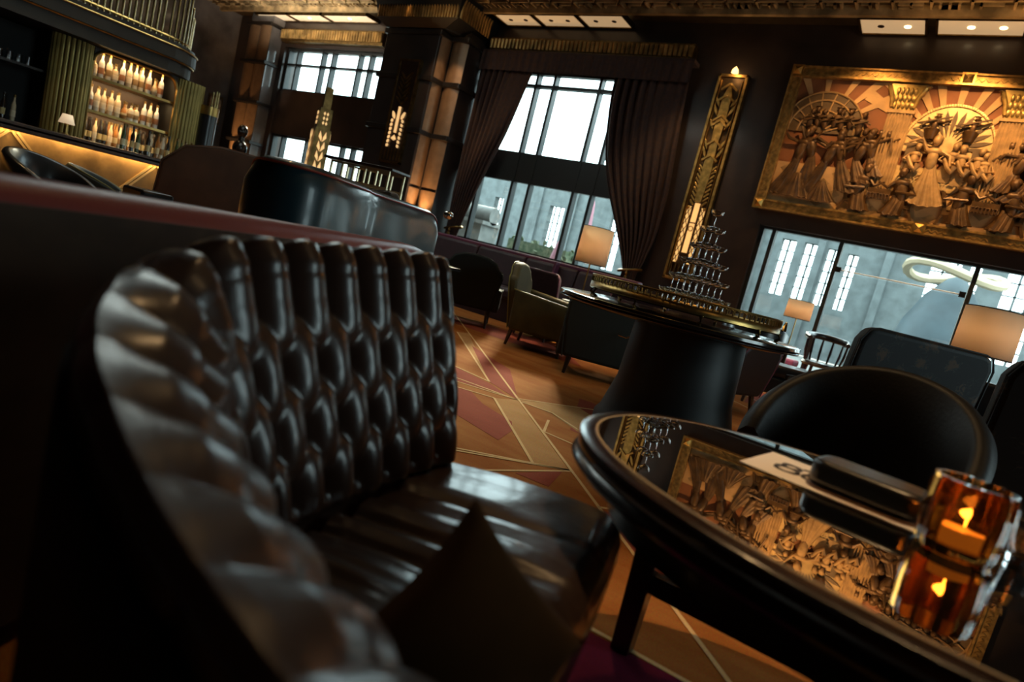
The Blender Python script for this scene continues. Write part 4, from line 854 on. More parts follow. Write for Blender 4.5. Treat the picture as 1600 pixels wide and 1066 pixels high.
# round shell chairs
def tub(label, loc, rz, w=.7, h=.76, armh=.58, sh=.42, fabric=black_lea, pipe=None, flare=.06, name='tub_chair', cat='chair', spread=115, wood=False, group=None):
    t = thing(name, label, cat, (loc[0], loc[1], 0), rz, group); r = w / 2
    top = lambda a: lerp(armh, h, max(0, cos(a * 90 / spread)) ** .8) if True else h      # a from -spread..spread degrees, 0 at the back
    def prof(u, v):
        a = lerp(-spread, spread, u); b = rad(a + 90); H = top(rad(a)) ; th = .075
        pr = [(-.02, .17), (.0, .25), (flare * .6, H * .7), (flare, H - .02), (flare + .02, H), (flare + .05, H - .004), (flare + th, H - .03), (flare * .7 + th, H * .65), (th * .8, .17)]
        o_, z = pr[int(round(v * 8))]; return ((r - .07 + o_) * cos(b), (r - .07 + o_) * sin(b), z)
    q = MB(); q.grid(prof, 48, 8)
    for u in (0, 1): 
        P = [prof(u, i / 8) for i in range(9)]; q.add(P, [tuple(range(9)) if u else tuple(reversed(range(9)))])
    q.build('shell', fabric, t, ang=60)
    if pipe:
        q = MB(); q.tube([prof(i / 48, 5 / 8) for i in range(49)], .008, 6); q.build('piping', pipe, t)
    q = MB(); q.lathe([(0, .24), (r - .08, .24), (r - .06, .30), (r - .06, sh - .03), (r - .1, sh), (0, sh + .005)], n=36); q.build('seat_cushion', fabric, t)
    for k in range(4):
        a = rad(45 + 90 * k); q = MB(); q.tube([((r - .06) * cos(a), (r - .06) * sin(a), 0), ((r - .14) * cos(a), (r - .14) * sin(a), .25)], [.014, .024], 8); q.build('leg', dark_wood, t)
    return t
tub('dark brown leather tub chair drawn up to the far side of the oval table', (-.08, 2.50), rad(-14), .66, .84, .50, fabric=M('dark_brown_leather', (.010, .007, .006), .5, bump=.1, bs=70), flare=.05, spread=105)
tub('black tub chair with broad rounded back in front of the bar, left of two', (-7.42, 2.88), rad(125), .80, .73, .48, fabric=black_lea, spread=110)
tub('black tub chair with olive green piping in front of the bar', (-7.95, 3.56), rad(150), .66, .68, .50, fabric=green_vel, pipe=olive_pipe, spread=110)
for k, (x, y) in enumerate(((-2.0, 9.25), (-1.74, 8.5), (-1.56, 7.85))):
    tub(('black round backed chair nearest the right window, farthest of three in a row', 'black round backed chair, middle of three in a row by the right window', 'black round backed chair, nearest of three in a row by the right window')[k], (x, y), rad(200), .56, .90 if k < 2 else .84, .66, fabric=black_lea, spread=110, group='round backed chairs by the right window')
chair('magenta velvet chair at the foot of the far window beside the barrel chair', (-1.50, 9.72), rad(80), 'square', .32, .36, .86, fabric=M('magenta_velvet', (.16, .03, .10), .7, sheen=.06), arms=0)
# wooden barrel chair
t = thing('barrel_chair', 'wooden barrel back chair with black leather seat by the right window', 'chair', (-1.05, 10.05, 0), rad(20))
q = MB(); q.tube([(.27 * cos(rad(a)), .24 * sin(rad(a)), .80 + .03 * sin(rad(a))) for a in range(-20, 201, 10)], [.03] * 3 + [.05] * 17 + [.03] * 3, 10); q.build('top_rail', black_lea, t)
q = MB(); q.lathe([(0, .40), (.25, .40), (.27, .43), (.25, .46), (0, .47)], n=28); q.build('seat', black_lea, t)
for a in (-10, 25, 60, 90, 120, 155, 190):
    q = MB(); q.tube([(.23 * cos(rad(a)), .21 * sin(rad(a)), .43), (.26 * cos(rad(a)), .235 * sin(rad(a)), .60), (.27 * cos(rad(a)), .24 * sin(rad(a)), .80)], [.012, .02, .013], 8); q.build('spindle', dark_wood, t)
for a in (45, 135, 225, 315):
    q = MB(); q.tube([(.25 * cos(rad(a)), .25 * sin(rad(a)), 0), (.2 * cos(rad(a)), .2 * sin(rad(a)), .41)], [.016, .024], 8); q.build('leg', dark_wood, t)
# black chaise with rolled top by the right window
t = thing('footstool', 'low black leather stool left of the floral chair', 'stool', (-1.12, 7.15, 0), rad(10))
q = MB(); q.bx(-.29, .29, -.26, .26, .16, .34); q.build('base', black_lea, t, bevel=.03)
q = MB(); q.bx(-.31, .31, -.28, .28, .34, .47); q.build('cushion', black_lea, t, bevel=.05, seg=4)
for sx in (-1, 1):
    for sy in (-1, 1): q = MB(); q.tube([(sx * .25, sy * .21, 0), (sx * .24, sy * .2, .17)], [.014, .024], 8); q.build('leg', dark_wood, t)
# floral high backed chairs
fl = M('floral_jacquard', (.012, .014, .016), .7, sheen=.04)
def floral():
    m = fl; nt = m.node_tree; L = nt.links; b = nt.nodes['Principled BSDF']; tc = nt.nodes.new('ShaderNodeTexCoord')
    v = nt.nodes.new('ShaderNodeTexVoronoi'); v.inputs['Scale'].default_value = 9; L.new(tc.outputs['Object'], v.inputs['Vector'])
    n = nt.nodes.new('ShaderNodeTexNoise'); n.inputs['Scale'].default_value = 22; n.inputs['Detail'].default_value = 3; n.inputs['Distortion'].default_value = 2.5; L.new(tc.outputs['Object'], n.inputs['Vector'])
    a = nt.nodes.new('ShaderNodeMath'); a.operation = 'MULTIPLY_ADD'; a.inputs[1].default_value = -.9; L.new(v.outputs['Distance'], a.inputs[0]); L.new(n.outputs['Fac'], a.inputs[2])
    r = nt.nodes.new('ShaderNodeValToRGB'); e = r.color_ramp.elements; e[0].position = .12; e[0].color = (.011, .014, .017, 1); e[1].position = .34; e[1].color = (.075, .045, .028, 1)
    x = e.new(.22); x.color = (.018, .026, .030, 1); L.new(a.outputs[0], r.inputs['Fac']); L.new(r.outputs['Color'], b.inputs['Base Color'])
floral()
chair('floral jacquard high backed armchair left of the right hand lamp', (-.16, 4.55), rad(212), 'square', .76, .66, 1.0, fabric=fl, legh=.18, t_back=.10, rake=.10)
chair('floral jacquard high backed armchair at the right edge, right of the lamp', (.62, 3.80), rad(192), 'square', .76, .66, 1.0, fabric=fl, legh=.18, t_back=.10, rake=.10)
# dark sofa with cushions beyond the lamp
t = thing('sofa', 'black leather sofa behind the brass lamp on the right', 'sofa', (.55, 7.6, 0), rad(-5))
q = MB(); q.bx(-.9, .9, -.4, .4, .1, .36); q.build('base', black_lea, t, bevel=.03)
q = MB(); q.bx(-.86, .86, -.42, .25, .36, .48); q.build('seat_cushion', black_lea, t, bevel=.05, seg=4)
q = MB(); q.bx(-.9, .9, .22, .42, .36, .82); q.build('backrest', black_lea, t, bevel=.06, seg=4)
for s in (-1, 1): q = MB(); a, b = sorted((s * .9, s * .74)); q.bx(a, b, -.4, .4, .3, .60); q.build('armrest', black_lea, t, bevel=.05, seg=4)
def pillow(name, label, cat, mat, T, Lc, Rc, th=.09, parent=None):   # pillow from three of its corners
    T, Lc, Rc = Vector(T), Vector(Lc), Vector(Rc); ex = (Rc - T); ey = (Lc - T); nrm = ex.cross(ey).normalized()
    q = MB()
    for s in (-1, 1):
        def fn(u, v):
            k = (4 * u * (1 - u) * 4 * v * (1 - v)) ** .45; pin = .06 * (sin(pi * v) * (u - .5) + 0); 
            uu = .5 + (u - .5) * (1 - .10 * sin(pi * v)); vv = .5 + (v - .5) * (1 - .10 * sin(pi * u))
            return T + ex * uu + ey * vv + nrm * s * th * k
        q.grid(fn, 24, 24)
    return tag(q.build(name, mat, ang=70), label, cat)
pillow('cushion', 'black cushion with magenta and cream print on the black sofa', 'cushion', M('printed_cushion', (.02, .015, .018), .7, col2=(.30, .03, .13), vs=11), (.34, 7.70, .92), (.12, 7.66, .72), (.56, 7.62, .72), .06)

# patterned wing chair beyond the blue sofa
chair('dark patterned high backed chair at the right end of the blue black sofa', (-4.05, 4.45), rad(150), 'square', .74, .66, 1.16, fabric=fl, legh=.18, rake=.08)
chair('brown velvet high wide armchair between the bar and the blue black sofa', (-5.88, 3.78), rad(-118), 'round', 1.35, .7, 1.19, fabric=brown_vel, legh=.12, arms=.30, t_back=.12, name='wing_chair')
tag(MB().bx(-5.16, -4.86, 2.42, 2.66, .0, .70).build('side_cabinet', black_lacquer, bevel=.02), 'small black box cabinet between the brown armchair and the burgundy rim', 'cabinet')

# lantern obelisk
t = thing('floor_lantern', 'tall stepped gilt lantern with lit leaf panels behind the blue sofa', 'lantern', (-10.02, 7.93, 0), rad(20))
lz = [(0, .30), (1.0, .30), (1.0, .22), (2.25, .20), (2.25, .17), (2.62, .155), (2.62, .10), (3.0, .09)]
q = MB(); q.lathe([(r_, z) for z, r_ in lz] + [(0, 3.0)], n=4); q.build('body', dkbrass, t, smooth=False)
for k in range(4):
    a = rad(45 + 90 * k); d = Vector((cos(a), sin(a), 0)); p = Vector((-d.y, d.x, 0)); q = MB()
    for i in range(6):
        for s in (-1, 1):
            z = 1.12 + i * .18; c_ = d * .165 + p * s * .042; u = Vector((0, 0, 1))
            q.add([c_ + u * z - p * s * .035, c_ + u * (z + .08) + p * s * .03, c_ + u * (z + .19) + p * s * .01, c_ + u * (z + .08) - p * s * .03], [(0, 1, 2, 3)])
    q.build('lit_leaves', amber_dim, t, smooth=False, solid=.006); q = MB()
    for i in range(3):
        for s in (-1, 1): c_ = d * .122 + p * s * .028; z = 2.32 + i * .085; q.add([c_ + Vector((0, 0, z)), c_ + p * .02 + Vector((0, 0, z + .035)), c_ + Vector((0, 0, z + .07)), c_ - p * .02 + Vector((0, 0, z + .035))], [(0, 1, 2, 3)])
    q.build('lit_leaves', amber_dim, t, smooth=False, solid=.006)
# brass framed stand behind the blue sofa
t = thing('display_stand', 'dark topped stand with pale brass frame behind the blue sofa', 'stand', (-5.15, 4.75, 0), rad(8))
q = MB(); q.bx(-.48, .42, -.16, .16, 1.40, 1.43); q.build('top', dark_wood, t, smooth=False, bevel=.006)
pb = M('pale_brass', (.62, .52, .32), .3, .7)
q = MB()
for i in range(6):
    x = -.38 + i * .15
    for y in (-.13, .13): q.bar((x, y, 1.22), (x, y, 1.39), .02, .02)
for y in (-.13, .13): q.bar((-.39, y, 1.22), (.38, y, 1.22), .02, .02); q.bar((-.39, y, 1.385), (.38, y, 1.385), .02, .02)
q.build('gallery_frame', pb, t, smooth=False)
for sx in (-.38, .37):
    for y in (-.13, .13): q = MB(); q.bar((sx, y, 0), (sx, y, 1.22), .025, .025); q.build('leg', pb, t, smooth=False)
t = thing('pendant_pipe', 'short brass pipe hanging from the ceiling at the top edge', 'pendant', (-8.6, 7.05, 4.6))
q = MB(); q.cyl((-8.6, 7.05, 4.62), (-8.6, 7.05, 5.5), .05, n=16); q.cyl((-8.6, 7.05, 4.58), (-8.6, 7.05, 4.66), .058, n=16); q.build('pipe', M('copper_pipe', (.35, .14, .05), .3, 1), t, world=True)

# blue black leather booth
t = thing('booth_sofa', 'large blue black leather booth with high curved back', 'sofa', (-2.5, 2.4, 0))
bp_ = [(-2.80, 2.06), (-2.60, 1.82), (-2.43, 1.69), (-2.29, 1.70), (-2.26, 1.82), (-2.35, 2.02), (-2.47, 2.24), (-2.62, 2.44), (-2.80, 2.84), (-2.97, 3.24), (-3.10, 3.54)]
def booth(u, v):
    x, y = interp(bp_, u); x2, y2 = interp(bp_, min(u + .01, 1)); x1, y1 = interp(bp_, max(u - .01, 0)); d = Vector((x2 - x1, y2 - y1)).normalized(); nx, ny = d.y, -d.x    # towards the camera side
    H = 1.055 - .26 * max(0, (.22 - u) / .22) ** 1.5
    H -= .055 * max(0, (u - .93) / .07) ** 2
    pr = [(.06, .0), (.075, .5), (.07, H - .10), (.05, H - .025), (.02, H), (-.05, H + .005), (-.10, H - .02), (-.12, H - .09), (-.12, .4)]
    o_, z = pr[int(round(v * 8))]; w_ = .008 * sin(u * 40) * sin(v * 6) if 1 < round(v * 8) < 3 else 0
    return (x + nx * (o_ + w_), y + ny * (o_ + w_), z)
q = MB(); q.grid(booth, 90, 8)
for u in (0, 1): q.add([booth(u, i / 8) for i in range(9)], [tuple(range(9)) if u else tuple(reversed(range(9)))])
q.build('high_back', blue_lea, t, world=True, ang=60)
q = MB(); q.tube([Vector(booth(i / 90, 3 / 8)) + Vector((0, 0, .004)) for i in range(91)], .006, 6); q.build('piping', red_leather, t, world=True)
q = MB(); q.zprism([(-2.42, 1.85), (-3.16, 3.5), (-3.7, 3.35), (-2.85, 2.15)], .0, .44); q.build('seat', blue_lea, t, world=True, bevel=.05, seg=3)
q = MB(); q.ell((-3.02, 3.62, 1.06), (.04, .04, .03), 12, 8); q.build('end_knob', chrome, t, world=True)

# ------------------------------------------------------------------ neighbouring sofa with burgundy rolled rim (back to back with the tufted one)
t = thing('banquette', 'brown banquette back with burgundy leather rolled rim behind the tufted sofa', 'banquette', (-1.45, 1.2, 0))
A_, B_ = Vector((-.86, -.30)), Vector((-1.92, 2.26)); dd = (B_ - A_).normalized(); nn = Vector((dd.y, -dd.x))
q = MB(); P_ = [A_ + nn * .0, B_ + nn * .0, B_ - nn * .12, A_ - nn * .12]; q.zprism([tuple(p) for p in P_], .05, .80); q.build('back_panel', shell_brown, t, smooth=False, world=True)
q = MB(); q.tube([(lerp(A_.x, B_.x, i / 20) - nn.x * .06, lerp(A_.y, B_.y, i / 20) - nn.y * .06, .785) for i in range(21)], [.055] * 19 + [.05, .035], 16); q.build('rolled_rim', red_leather, t, world=True)
q = MB(); P_ = [A_ - nn * .12, B_ - nn * .12, B_ - nn * .28, A_ - nn * .28]; q.zprism([tuple(p) for p in P_], .05, .44); q.build('seat', shell_brown, t, world=True, bevel=.04, seg=3)

# ------------------------------------------------------------------ tufted oxblood leather sofa in the foreground
t = thing('tufted_sofa', 'oxblood leather sofa with deep button tufted curved back in the foreground', 'sofa', (-.7, .85, 0))
TP = [(-.955, 1.185, .848), (-.935, .98, .838), (-.91, .80, .828), (-.88, .66, .820), (-.845, .55, .812), (-.785, .455, .800), (-.69, .375, .776), (-.59, .325, .745), (-.48, .300, .712), (-.385, .288, .685), (-.29, .285, .66), (-.19, .29, .635), (-.06, .31, .61)]
def tpath(u): return interp(TP, u)
NL = 600; acc = [0.0]; last = tpath(0)
for i in range(1, NL + 1):
    p = tpath(i / NL); acc.append(acc[-1] + math.hypot(p[0] - last[0], p[1] - last[1])); last = p
LT = acc[-1]
def at_s(s_):
    s_ = min(max(s_, 0), LT); lo, hi = 0, NL
    while hi - lo > 1:
        m_ = (lo + hi) // 2
        if acc[m_] <= s_: lo = m_
        else: hi = m_
    f_ = (s_ - acc[lo]) / max(1e-9, acc[hi] - acc[lo]); u = (lo + f_) / NL; p = tpath(u)
    a = tpath(max(0, u - .012)); b = tpath(min(1, u + .012)); d = Vector((b[0] - a[0], b[1] - a[1])).normalized()
    return p, Vector((-d.y, d.x))       # n points towards the seat
CW = .093; RH = .108
pr_b = [(.150, .34), (.135, .42), (.118, .50), (.096, .58), (.072, .66), (.046, .74), (.022, .80), (.008, .835), (.0, .858), (-.006, .870), (-.018, .878), (-.032, .874), (-.044, .858), (-.05, .83), (-.052, .79)]
pr_a = [(.140, .34), (.125, .42), (.112, .50), (.098, .58), (.088, .66), (.080, .735), (.070, .785), (.046, .800), (.034, .816), (.016, .830), (-.004, .844), (-.024, .858), (-.044, .868), (-.058, .845), (-.060, .79)]
BL = [0.0]
def prof_at(w_, zt):
    x = w_ * (len(pr_b) - 1); i = min(int(x), len(pr_b) - 2); f_ = x - i
    o_ = lerp(pr_b[i][0], pr_b[i + 1][0], f_); z = lerp(pr_b[i][1], pr_b[i + 1][1], f_)
    k_ = BL[0]; o_ = lerp(o_, lerp(pr_a[i][0], pr_a[i + 1][0], f_), k_); z = lerp(z, lerp(pr_a[i][1], pr_a[i + 1][1], f_), k_)
    k = (zt - .34) / (.878 - .34); return o_ * (1.0 if True else 1), .34 + (z - .34) * k, z
def tuft(s_, zr, w_):
    if zr < .42 and w_ < .35:                      # plain lower band
        q_ = abs(sin(pi * s_ / CW)); return .010 * q_ ** .7
    top = .735
    qv = (top - zr) / RH; best = 0
    col = lambda r_: abs(sin(pi * (s_ / CW + (.5 if r_ % 2 else 0)))) ** .75
    if w_ > .5: return .032 * col(-1)
    for r_ in range(-1, 5):
        t_ = qv - r_
        if r_ == -1: e_ = 1 if t_ < .4 else max(0, 1 - ((t_ - .4) / .86) ** 2) ** .5
        else: e_ = max(0, 1 - ((t_ - .5) / .80) ** 2) ** .5
        best = max(best, col(r_) * e_)
    return .034 * best
def back_pt(u, v):
    s_ = u * LT; (x, y, zt), n_ = at_s(s_); k_ = min(1, max(0, (s_ - .62) / .28)); BL[0] = k_ * k_ * (3 - 2 * k_); o_, z, zr = prof_at(v, zt)
    h_ = tuft(s_, zr, v) * (1 - .5 * BL[0])
    edge = min(1, s_ / .03); h_ *= edge ** .5
    sl = 1 if v < .55 else max(-.2, 1 - (v - .55) / .2)      # displacement turns from seatward to upward over the roll
    up = max(0, 1 - abs(v - .66) / .22)
    return (x + n_.x * (o_ + h_ * sl), y + n_.y * (o_ + h_ * sl), z + h_ * up * .9)
q = MB(); q.grid(back_pt, 520, 96); q.build('tufted_back', leather, t, world=True, ang=180)
q = MB()
for u in (0, .9999):
    P_ = [back_pt(u, i / 40) for i in range(41)]; lo = Vector(P_[-1]); lo.z = .06; l2 = Vector(P_[0]); l2.z = .06
    (x, y, zt), n_ = at_s(u * LT); d = Vector((n_.y, -n_.x, 0)) * (1 if u > .5 else -1); c_ = sum((Vector(p_) for p_ in P_), Vector()) / 41 + d * .0
    n0 = len(q.v); q.add(P_ + [lo, l2], [tuple(range(43))])
q.build('end_panel', leather, t, world=True)
q = MB()
for r_ in range(4):
    for k in range(int(LT / CW) + 1):
        s_ = (k + (.5 if r_ % 2 else 0)) * CW; zr = .735 - r_ * RH
        if s_ > LT - .02 or s_ < .02 or zr < .5: continue
        (x, y, zt), n_ = at_s(s_); 
        k_ = min(1, max(0, (s_ - .62) / .28)); BL[0] = 0
        if k_ > .3: continue
        w_ = next(j for j in range(len(pr_b)) if pr_b[j][1] >= zr); f_ = (zr - pr_b[w_ - 1][1]) / (pr_b[w_][1] - pr_b[w_ - 1][1]); o_, z, _z = prof_at((w_ - 1 + f_) / (len(pr_b) - 1), zt)
        q.ell((x + n_.x * (o_ + .003), y + n_.y * (o_ + .003), z), (.009, .009, .009), 10, 6)
q.build('buttons', leather, t, world=True)
def outer(u, v):
    (x, y, zt), n_ = at_s(u * LT); z = lerp(.05, (zt - .34) / (.538) * (.80 - .34) + .34, v); k_ = min(1, max(0, (u * LT - .62) / .28)); o_ = -.056 - .008 * k_ * k_ * (3 - 2 * k_); return (x + n_.x * o_, y + n_.y * o_, z)
q = MB(); q.grid(outer, 90, 6); q.build('outer_shell', shell_brown, t, world=True, solid=.01)
# seat cushion
inn = []
for i in range(26):
    (x, y, zt), n_ = at_s(lerp(-.0, LT * .98, i / 25)); inn.append((x + n_.x * .10, y + n_.y * .10))
SB0, SB1 = Vector((-.86, 1.21)), Vector((-.60, .36)); SF0, SF1 = Vector((-.415, 1.325)), Vector((-.20, .36))
def seat(u, v):       # u far -> near, v from back to front and down the front
    b = SB0.lerp(SB1, u); f_ = SF0.lerp(SF1, u); f_ = f_ + Vector((.020 * sin(pi * u), 0))
    prs = [(0, .405), (.1, .42), (.5, .428), (.85, .425), (.94, .418), (.985, .400), (1.01, .37), (1.015, .33), (1.0, .28), (.97, .25), (.9, .24)]
    x = v * 10
    if x < 5: tt = x / 5; o_ = lerp(0, .94, tt); z = .405 + .022 * sin(pi * min(1, tt * 1.0) * .62)
    else: i = min(int(x), 9); fr = x - i; a_, b_ = prs[max(4, i - 1 + 0)] if False else prs[i], prs[i + 1]; o_ = lerp(a_[0], b_[0], fr); z = lerp(a_[1], b_[1], fr)
    p = b.lerp(f_, o_)
    far = min(1, u / .035); z2 = z
    if far < 1: z2 = lerp(.30, z, (1 - (1 - far) ** 2) ** .5) if z > .30 else z
    # folds running front to back, deeper towards the near arm
    amp = min(1, max(0, (u - .16) / .25)) * (1 - .75 * min(1, o_ / .95) ** 1.5) + .06
    fold = (noise1(u * 17 + .35 * sin(o_ * 3)) - .5) * .034 * amp + (noise1(u * 41 + o_ * 1.4 + 9) - .5) * .010 * amp + (noise1(u * 9 + o_ * 5) - .5) * .006
    if x > 6: fold *= .3
    crown = .010 * max(0, (.42 - u) / .42) ** 2 * (1 if z2 > .3 else 0)
    return (p.x, p.y, z2 + fold - crown)
q = MB(); q.grid(seat, 220, 60)
for u in (0, 1): P_ = [seat(u, i / 60) for i in range(61)]; b0 = Vector(P_[0]); b0.z = .24; q.add(P_ + [b0], [tuple(range(62))])
q.build('seat_cushion', seat_leather, t, world=True, ang=60)
q = MB(); b0, b1, f0, f1 = SB0, SB1, SF0.lerp(SB0, .08), SF1.lerp(SB1, .08); q.zprism([tuple(b0), tuple(b1), tuple(f1), tuple(f0)], .09, .245); q.build('seat_base', black_lea, t, world=True, bevel=.01)
for x, y in ((-.48, 1.24), (-.84, 1.14), (-.30, .42)):
    q = MB(); q.tube([(x, y, 0), (x, y, .10)], [.018, .026], 8); q.build('leg', dark_wood, t, world=True)
pillow('cushion', 'gold brown velvet cushion standing on its corner on the tufted seat', 'cushion', M('gold_brown_velvet', (.060, .026, .007), 1.0, spec=.05, sheen=.06, var=.2, vs=10), (-.372, .612, .622), (-.388, .435, .485), (-.222, .69, .485), .05)

# ------------------------------------------------------------------ oval cocktail table
cx, cy, ea, eb, ex_, tilt = .22, 1.335, .785, .515, 2.12, rad(-5)
def oval(da, n=120, z=None):
    P_ = []
    for i in range(n):
        a = 2 * pi * i / n; c_, s_ = cos(a), sin(a)
        lx, ly = (ea - da) * math.copysign(abs(c_) ** (2 / ex_), c_), (eb - da) * math.copysign(abs(s_) ** (2 / ex_), s_)
        P_.append((cx + lx * cos(tilt) - ly * sin(tilt), cy + lx * sin(tilt) + ly * cos(tilt)))
    return P_
t = thing('cocktail_table', 'oval dark wood cocktail table with black mirror glass top', 'table', (cx, cy, 0))
ZT = .60
q = MB(); rings = [(.030, ZT - .066), (.006, ZT - .060), (-.004, ZT - .048), (.004, ZT - .036), (.016, ZT - .030), (.004, ZT - .024), (.0, ZT - .012), (.003, ZT - .003), (.009, ZT), (.034, ZT), (.034, ZT - .02)]
RR = [[(x, y, z) for x, y in oval(da)] for da, z in rings]; n = 120
q.add([p for r_ in RR for p in r_], [(i * n + k, i * n + (k + 1) % n, (i + 1) * n + (k + 1) % n, (i + 1) * n + k) for i in range(len(RR) - 1) for k in range(n)]); q.build('moulded_rim', mahogany, t, world=True)
q = MB(); q.tube([(x, y, ZT - .030) for x, y in oval(.011)], .0055, 8, True); q.build('chrome_band', chrome, t, world=True)
q = MB(); a, b = oval(.034), oval(.040); q.add([(x, y, ZT + .0012) for x, y in a] + [(x, y, ZT + .0012) for x, y in b] + [(x, y, ZT - .01) for x, y in a] + [(x, y, ZT - .01) for x, y in b], [(k, (k + 1) % n, n + (k + 1) % n, n + k) for k in range(n)] + [(k, (k + 1) % n, 2 * n + (k + 1) % n, 2 * n + k) for k in range(n)]); q.build('inlay_line', M('pale_inlay', (.42, .33, .22), .3), t, world=True)
q = MB(); q.zprism(oval(.041), ZT - .012, ZT + .001); q.build('glass_top', black_glass, t, smooth=False, world=True)
q = MB(); q.zprism(oval(.10), ZT - .15, ZT - .02); q.build('apron', dark_wood, t, world=True)
for sx, sy in ((-.52, .25), (-.52, -.22), (.52, .25), (.52, -.22)):
    x, y = cx + sx, cy + sy
    if sx < 0 and sy < 0: x = .34
    if sx < 0 and sy > 0: x, y = -.40, 1.54
    q = MB(); q.hexa([(x - .024, y - .024, 0), (x + .024, y - .024, 0), (x + .024, y + .024, 0), (x - .024, y + .024, 0)], [(x - .034, y - .034, .47), (x + .034, y - .034, .47), (x + .034, y + .034, .47), (x - .034, y + .034, .47)]); q.build('leg', dark_wood, t, smooth=False, world=True, bevel=.003)
q = MB(); q.bar((-.40, 1.54, .20), (.69, 1.54, .20), .03, .05); q.build('stretcher', dark_wood, t, smooth=False, world=True)

# things on the table
t = thing('number_card', 'white paper card printed with a large 88 on the oval table', 'card', (-.06, 1.49, ZT + .0015), rad(-7))
q = MB(); q.bx(-.165, .165, -.115, .115, 0, .0012); q.build('paper', M('card_paper', (.80, .72, .66), .7), t, smooth=False)
def ring_digit(q, x0, y0, k):
    for cy_, r_ in ((-.018, .024), (.022, .019)):
        P_ = [(x0 + r_ * k * cos(a), y0 + cy_ * k + r_ * .95 * k * sin(a), .0016) for a in [i * pi / 14 for i in range(28)]]; q.tube(P_, [.0026 + .0016 * abs(cos(i * pi / 14)) for i in range(28)], 6, True)
    q.tube([(x0 + .02 * k, y0 + .04 * k, .0016), (x0 + .032 * k, y0 + .052 * k, .0016)], .0028, 6)
q = MB(); ring_digit(q, -.092, -.005, 1.0); ring_digit(q, -.035, -.005, 1.0); q.build('number', M('card_ink', (.03, .025, .025), .6), t)
t = thing('menu_box', 'black leather oblong box lying on the number card', 'box', (.0, 1.45, ZT + .003), rad(-9))
def rrect(w_, h_, r_, n_=8):
    P_ = []
    for cx_, cy_, a0 in ((w_ - r_, h_ - r_, 0), (-w_ + r_, h_ - r_, 90), (-w_ + r_, -h_ + r_, 180), (w_ - r_, -h_ + r_, 270)):
        P_ += [(cx_ + r_ * cos(rad(a0 + 90 * i / n_)), cy_ + r_ * sin(rad(a0 + 90 * i / n_))) for i in range(n_ + 1)]
    return P_
q = MB(); q.zprism(rrect(.105, .062, .04), .006, .058); q.build('body', black_lea, t, bevel=.014, seg=4)
q = MB(); q.zprism(rrect(.107, .064, .04), 0, .007); q.build('tan_base', M('tan_leather', (.22, .12, .07), .5), t, bevel=.002)
candle((.145, 1.325, ZT + .002), 'large ribbed amber glass with a lit candle on the oval table', .062, .125, .5, 25)
t = thing('glass_tumbler', 'clear cut glass tumbler beside the amber candle at the right edge', 'glass', (.262, 1.43, ZT + .002))
q = MB(); q.lathe([(0, 0), (.034, 0), (.036, .03), (.040, .09), (.038, .09), (.034, .03), (.030, .012), (0, .012)], n=20); q.build('body', clear_glass, t)

# ------------------------------------------------------------------ round display table with champagne tower
DX, DY = -1.34, 4.1
t = thing('display_table', 'round black display table with pedestal carrying the champagne tower', 'table', (DX, DY, 0))
q = MB(); q.lathe([(0, .715), (.70, .715), (.765, .735), (.785, .752), (.78, .768), (.765, .772), (0, .772)], n=72); q.build('tabletop', M('table_black_gloss', (.012, .010, .010), .12, coat=.5), t)
q = MB(); q.lathe([(0, .0), (.47, 0), (.47, .04), (.44, .08), (.38, .3), (.36, .715)], (.12, 0, 0), n=40); q.build('pedestal', M('pedestal_black', (.007, .0085, .009), .5), t)
q = MB(); q.tube([(.773 * cos(a), .773 * sin(a), .735) for a in [i * pi / 36 for i in range(72)]], .006, 6, True); q.build('edge_trim', mahogany, t)
tr_ = thing('gallery_tray', 'round brass gallery tray on feet carrying the glass tower', 'tray', (DX + .02, DY, .772))
q = MB(); q.lathe([(0, .050), (.61, .050), (.61, .056), (0, .056)], n=72); q.build('tray_base', brass, tr_)
q = MB(); q.lathe([(.610, .050), (.616, .056), (.612, .095)], n=90); q.build('wall_band', brass, tr_, solid=.004)
q = MB(); NG = 96
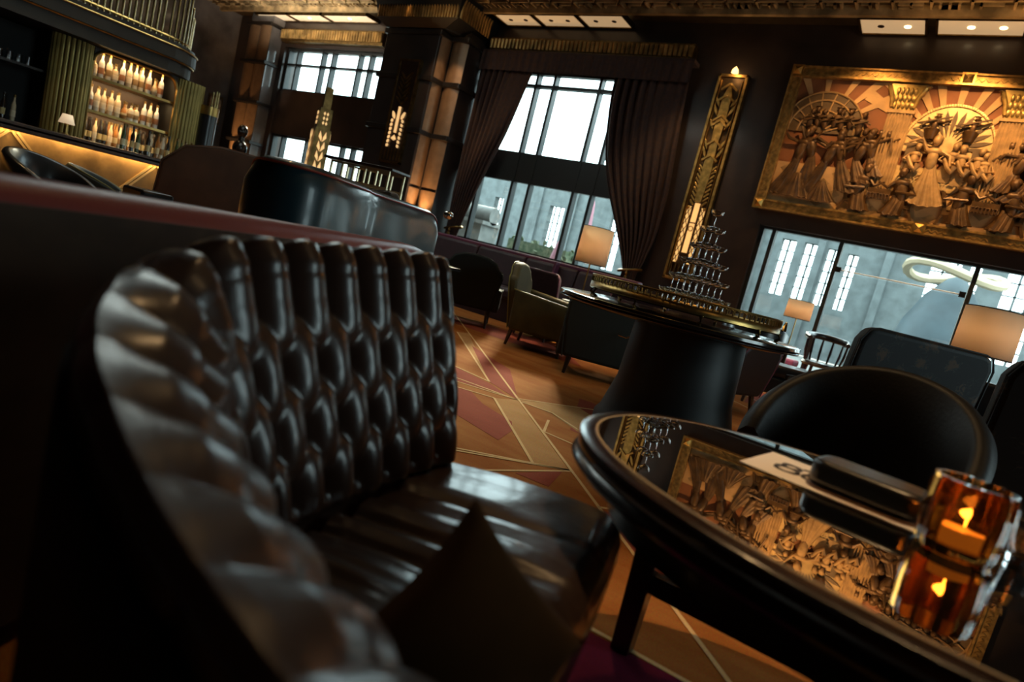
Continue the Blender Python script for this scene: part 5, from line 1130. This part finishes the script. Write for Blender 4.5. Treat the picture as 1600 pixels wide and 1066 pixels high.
for i in range(NG):
    a = 2 * pi * i / NG; q.cyl((.612 * cos(a), .612 * sin(a), .093), (.612 * cos(a), .612 * sin(a), .125), .0055, n=5)
    a2 = 2 * pi * (i + 1) / NG; q.tube([(.612 * cos(lerp(a, a2, k / 4)), .612 * sin(lerp(a, a2, k / 4)), .122 + .010 * sin(pi * k / 4)) for k in range(5)], .004, 5)
q.tube([(.612 * cos(a), .612 * sin(a), .136) for a in [i * pi / 45 for i in range(90)]], .006, 6, True); q.build('pierced_gallery', brass, tr_)
for k in range(10):
    a = 2 * pi * (k + .3) / 10; q = MB(); q.tube([(.60 * cos(a), .60 * sin(a), 0), (.625 * cos(a), .625 * sin(a), .02), (.615 * cos(a), .615 * sin(a), .055)], [.012, .009, .016], 8); q.build('foot', brass, tr_)
for s in (0, pi):
    q = MB(); q.tube([(.64 * cos(s) + .0, .05 * k, .09 + .03 * sin(pi * (k + 1) / 2)) for k in (-1, -.6, 0, .6, 1)] if False else [(.645 * cos(s + .07 * k), .645 * sin(s + .07 * k), .08 + .05 * (1 - k * k)) for k in (-1, -.5, 0, .5, 1)], .007, 6); q.build('handle', brass, tr_)
# coupes
CP = [(0, 0), (.030, .001), (.029, .004), (.006, .008), (.0035, .014), (.003, .058), (.006, .064), (.024, .070), (.037, .082), (.0405, .096), (.0395, .097), (.036, .083), (.022, .072), (.004, .067), (0, .067)]
first = None; CH = .109; pit = .080; names = ('topmost', 'second', 'third', 'fourth', 'fifth', 'bottom')
for L_ in range(6):
    n_ = L_ + 1; z = .772 + .058 + (5 - L_) * CH
    for r_ in range(n_):
        for k in range(r_ + 1):
            px_ = (k - r_ / 2) * pit; py_ = (r_ - (n_ - 1) * 2 / 3) * pit * .866; an = rad(16)
            loc = (-1.265 + px_ * cos(an) - py_ * sin(an), DY + px_ * sin(an) + py_ * cos(an), z)
            if first is None: 
                q = MB(); q.lathe([(r_c, z_c * 1.13) for r_c, z_c in CP], n=16); first = q.build('coupe_glass', clear_glass); o = first
            else: o = first.copy(); COL.objects.link(o)
            o.location = loc; tag(o, ('single coupe glass on the very top of the champagne tower' if L_ == 0 else 'clear coupe glass in the %s layer from the top of the champagne tower' % names[L_] if L_ < 5 else 'clear coupe glass in the bottom layer of the champagne tower standing on the brass tray'), 'glass', 'coupes of the tower, %s layer' % names[L_])
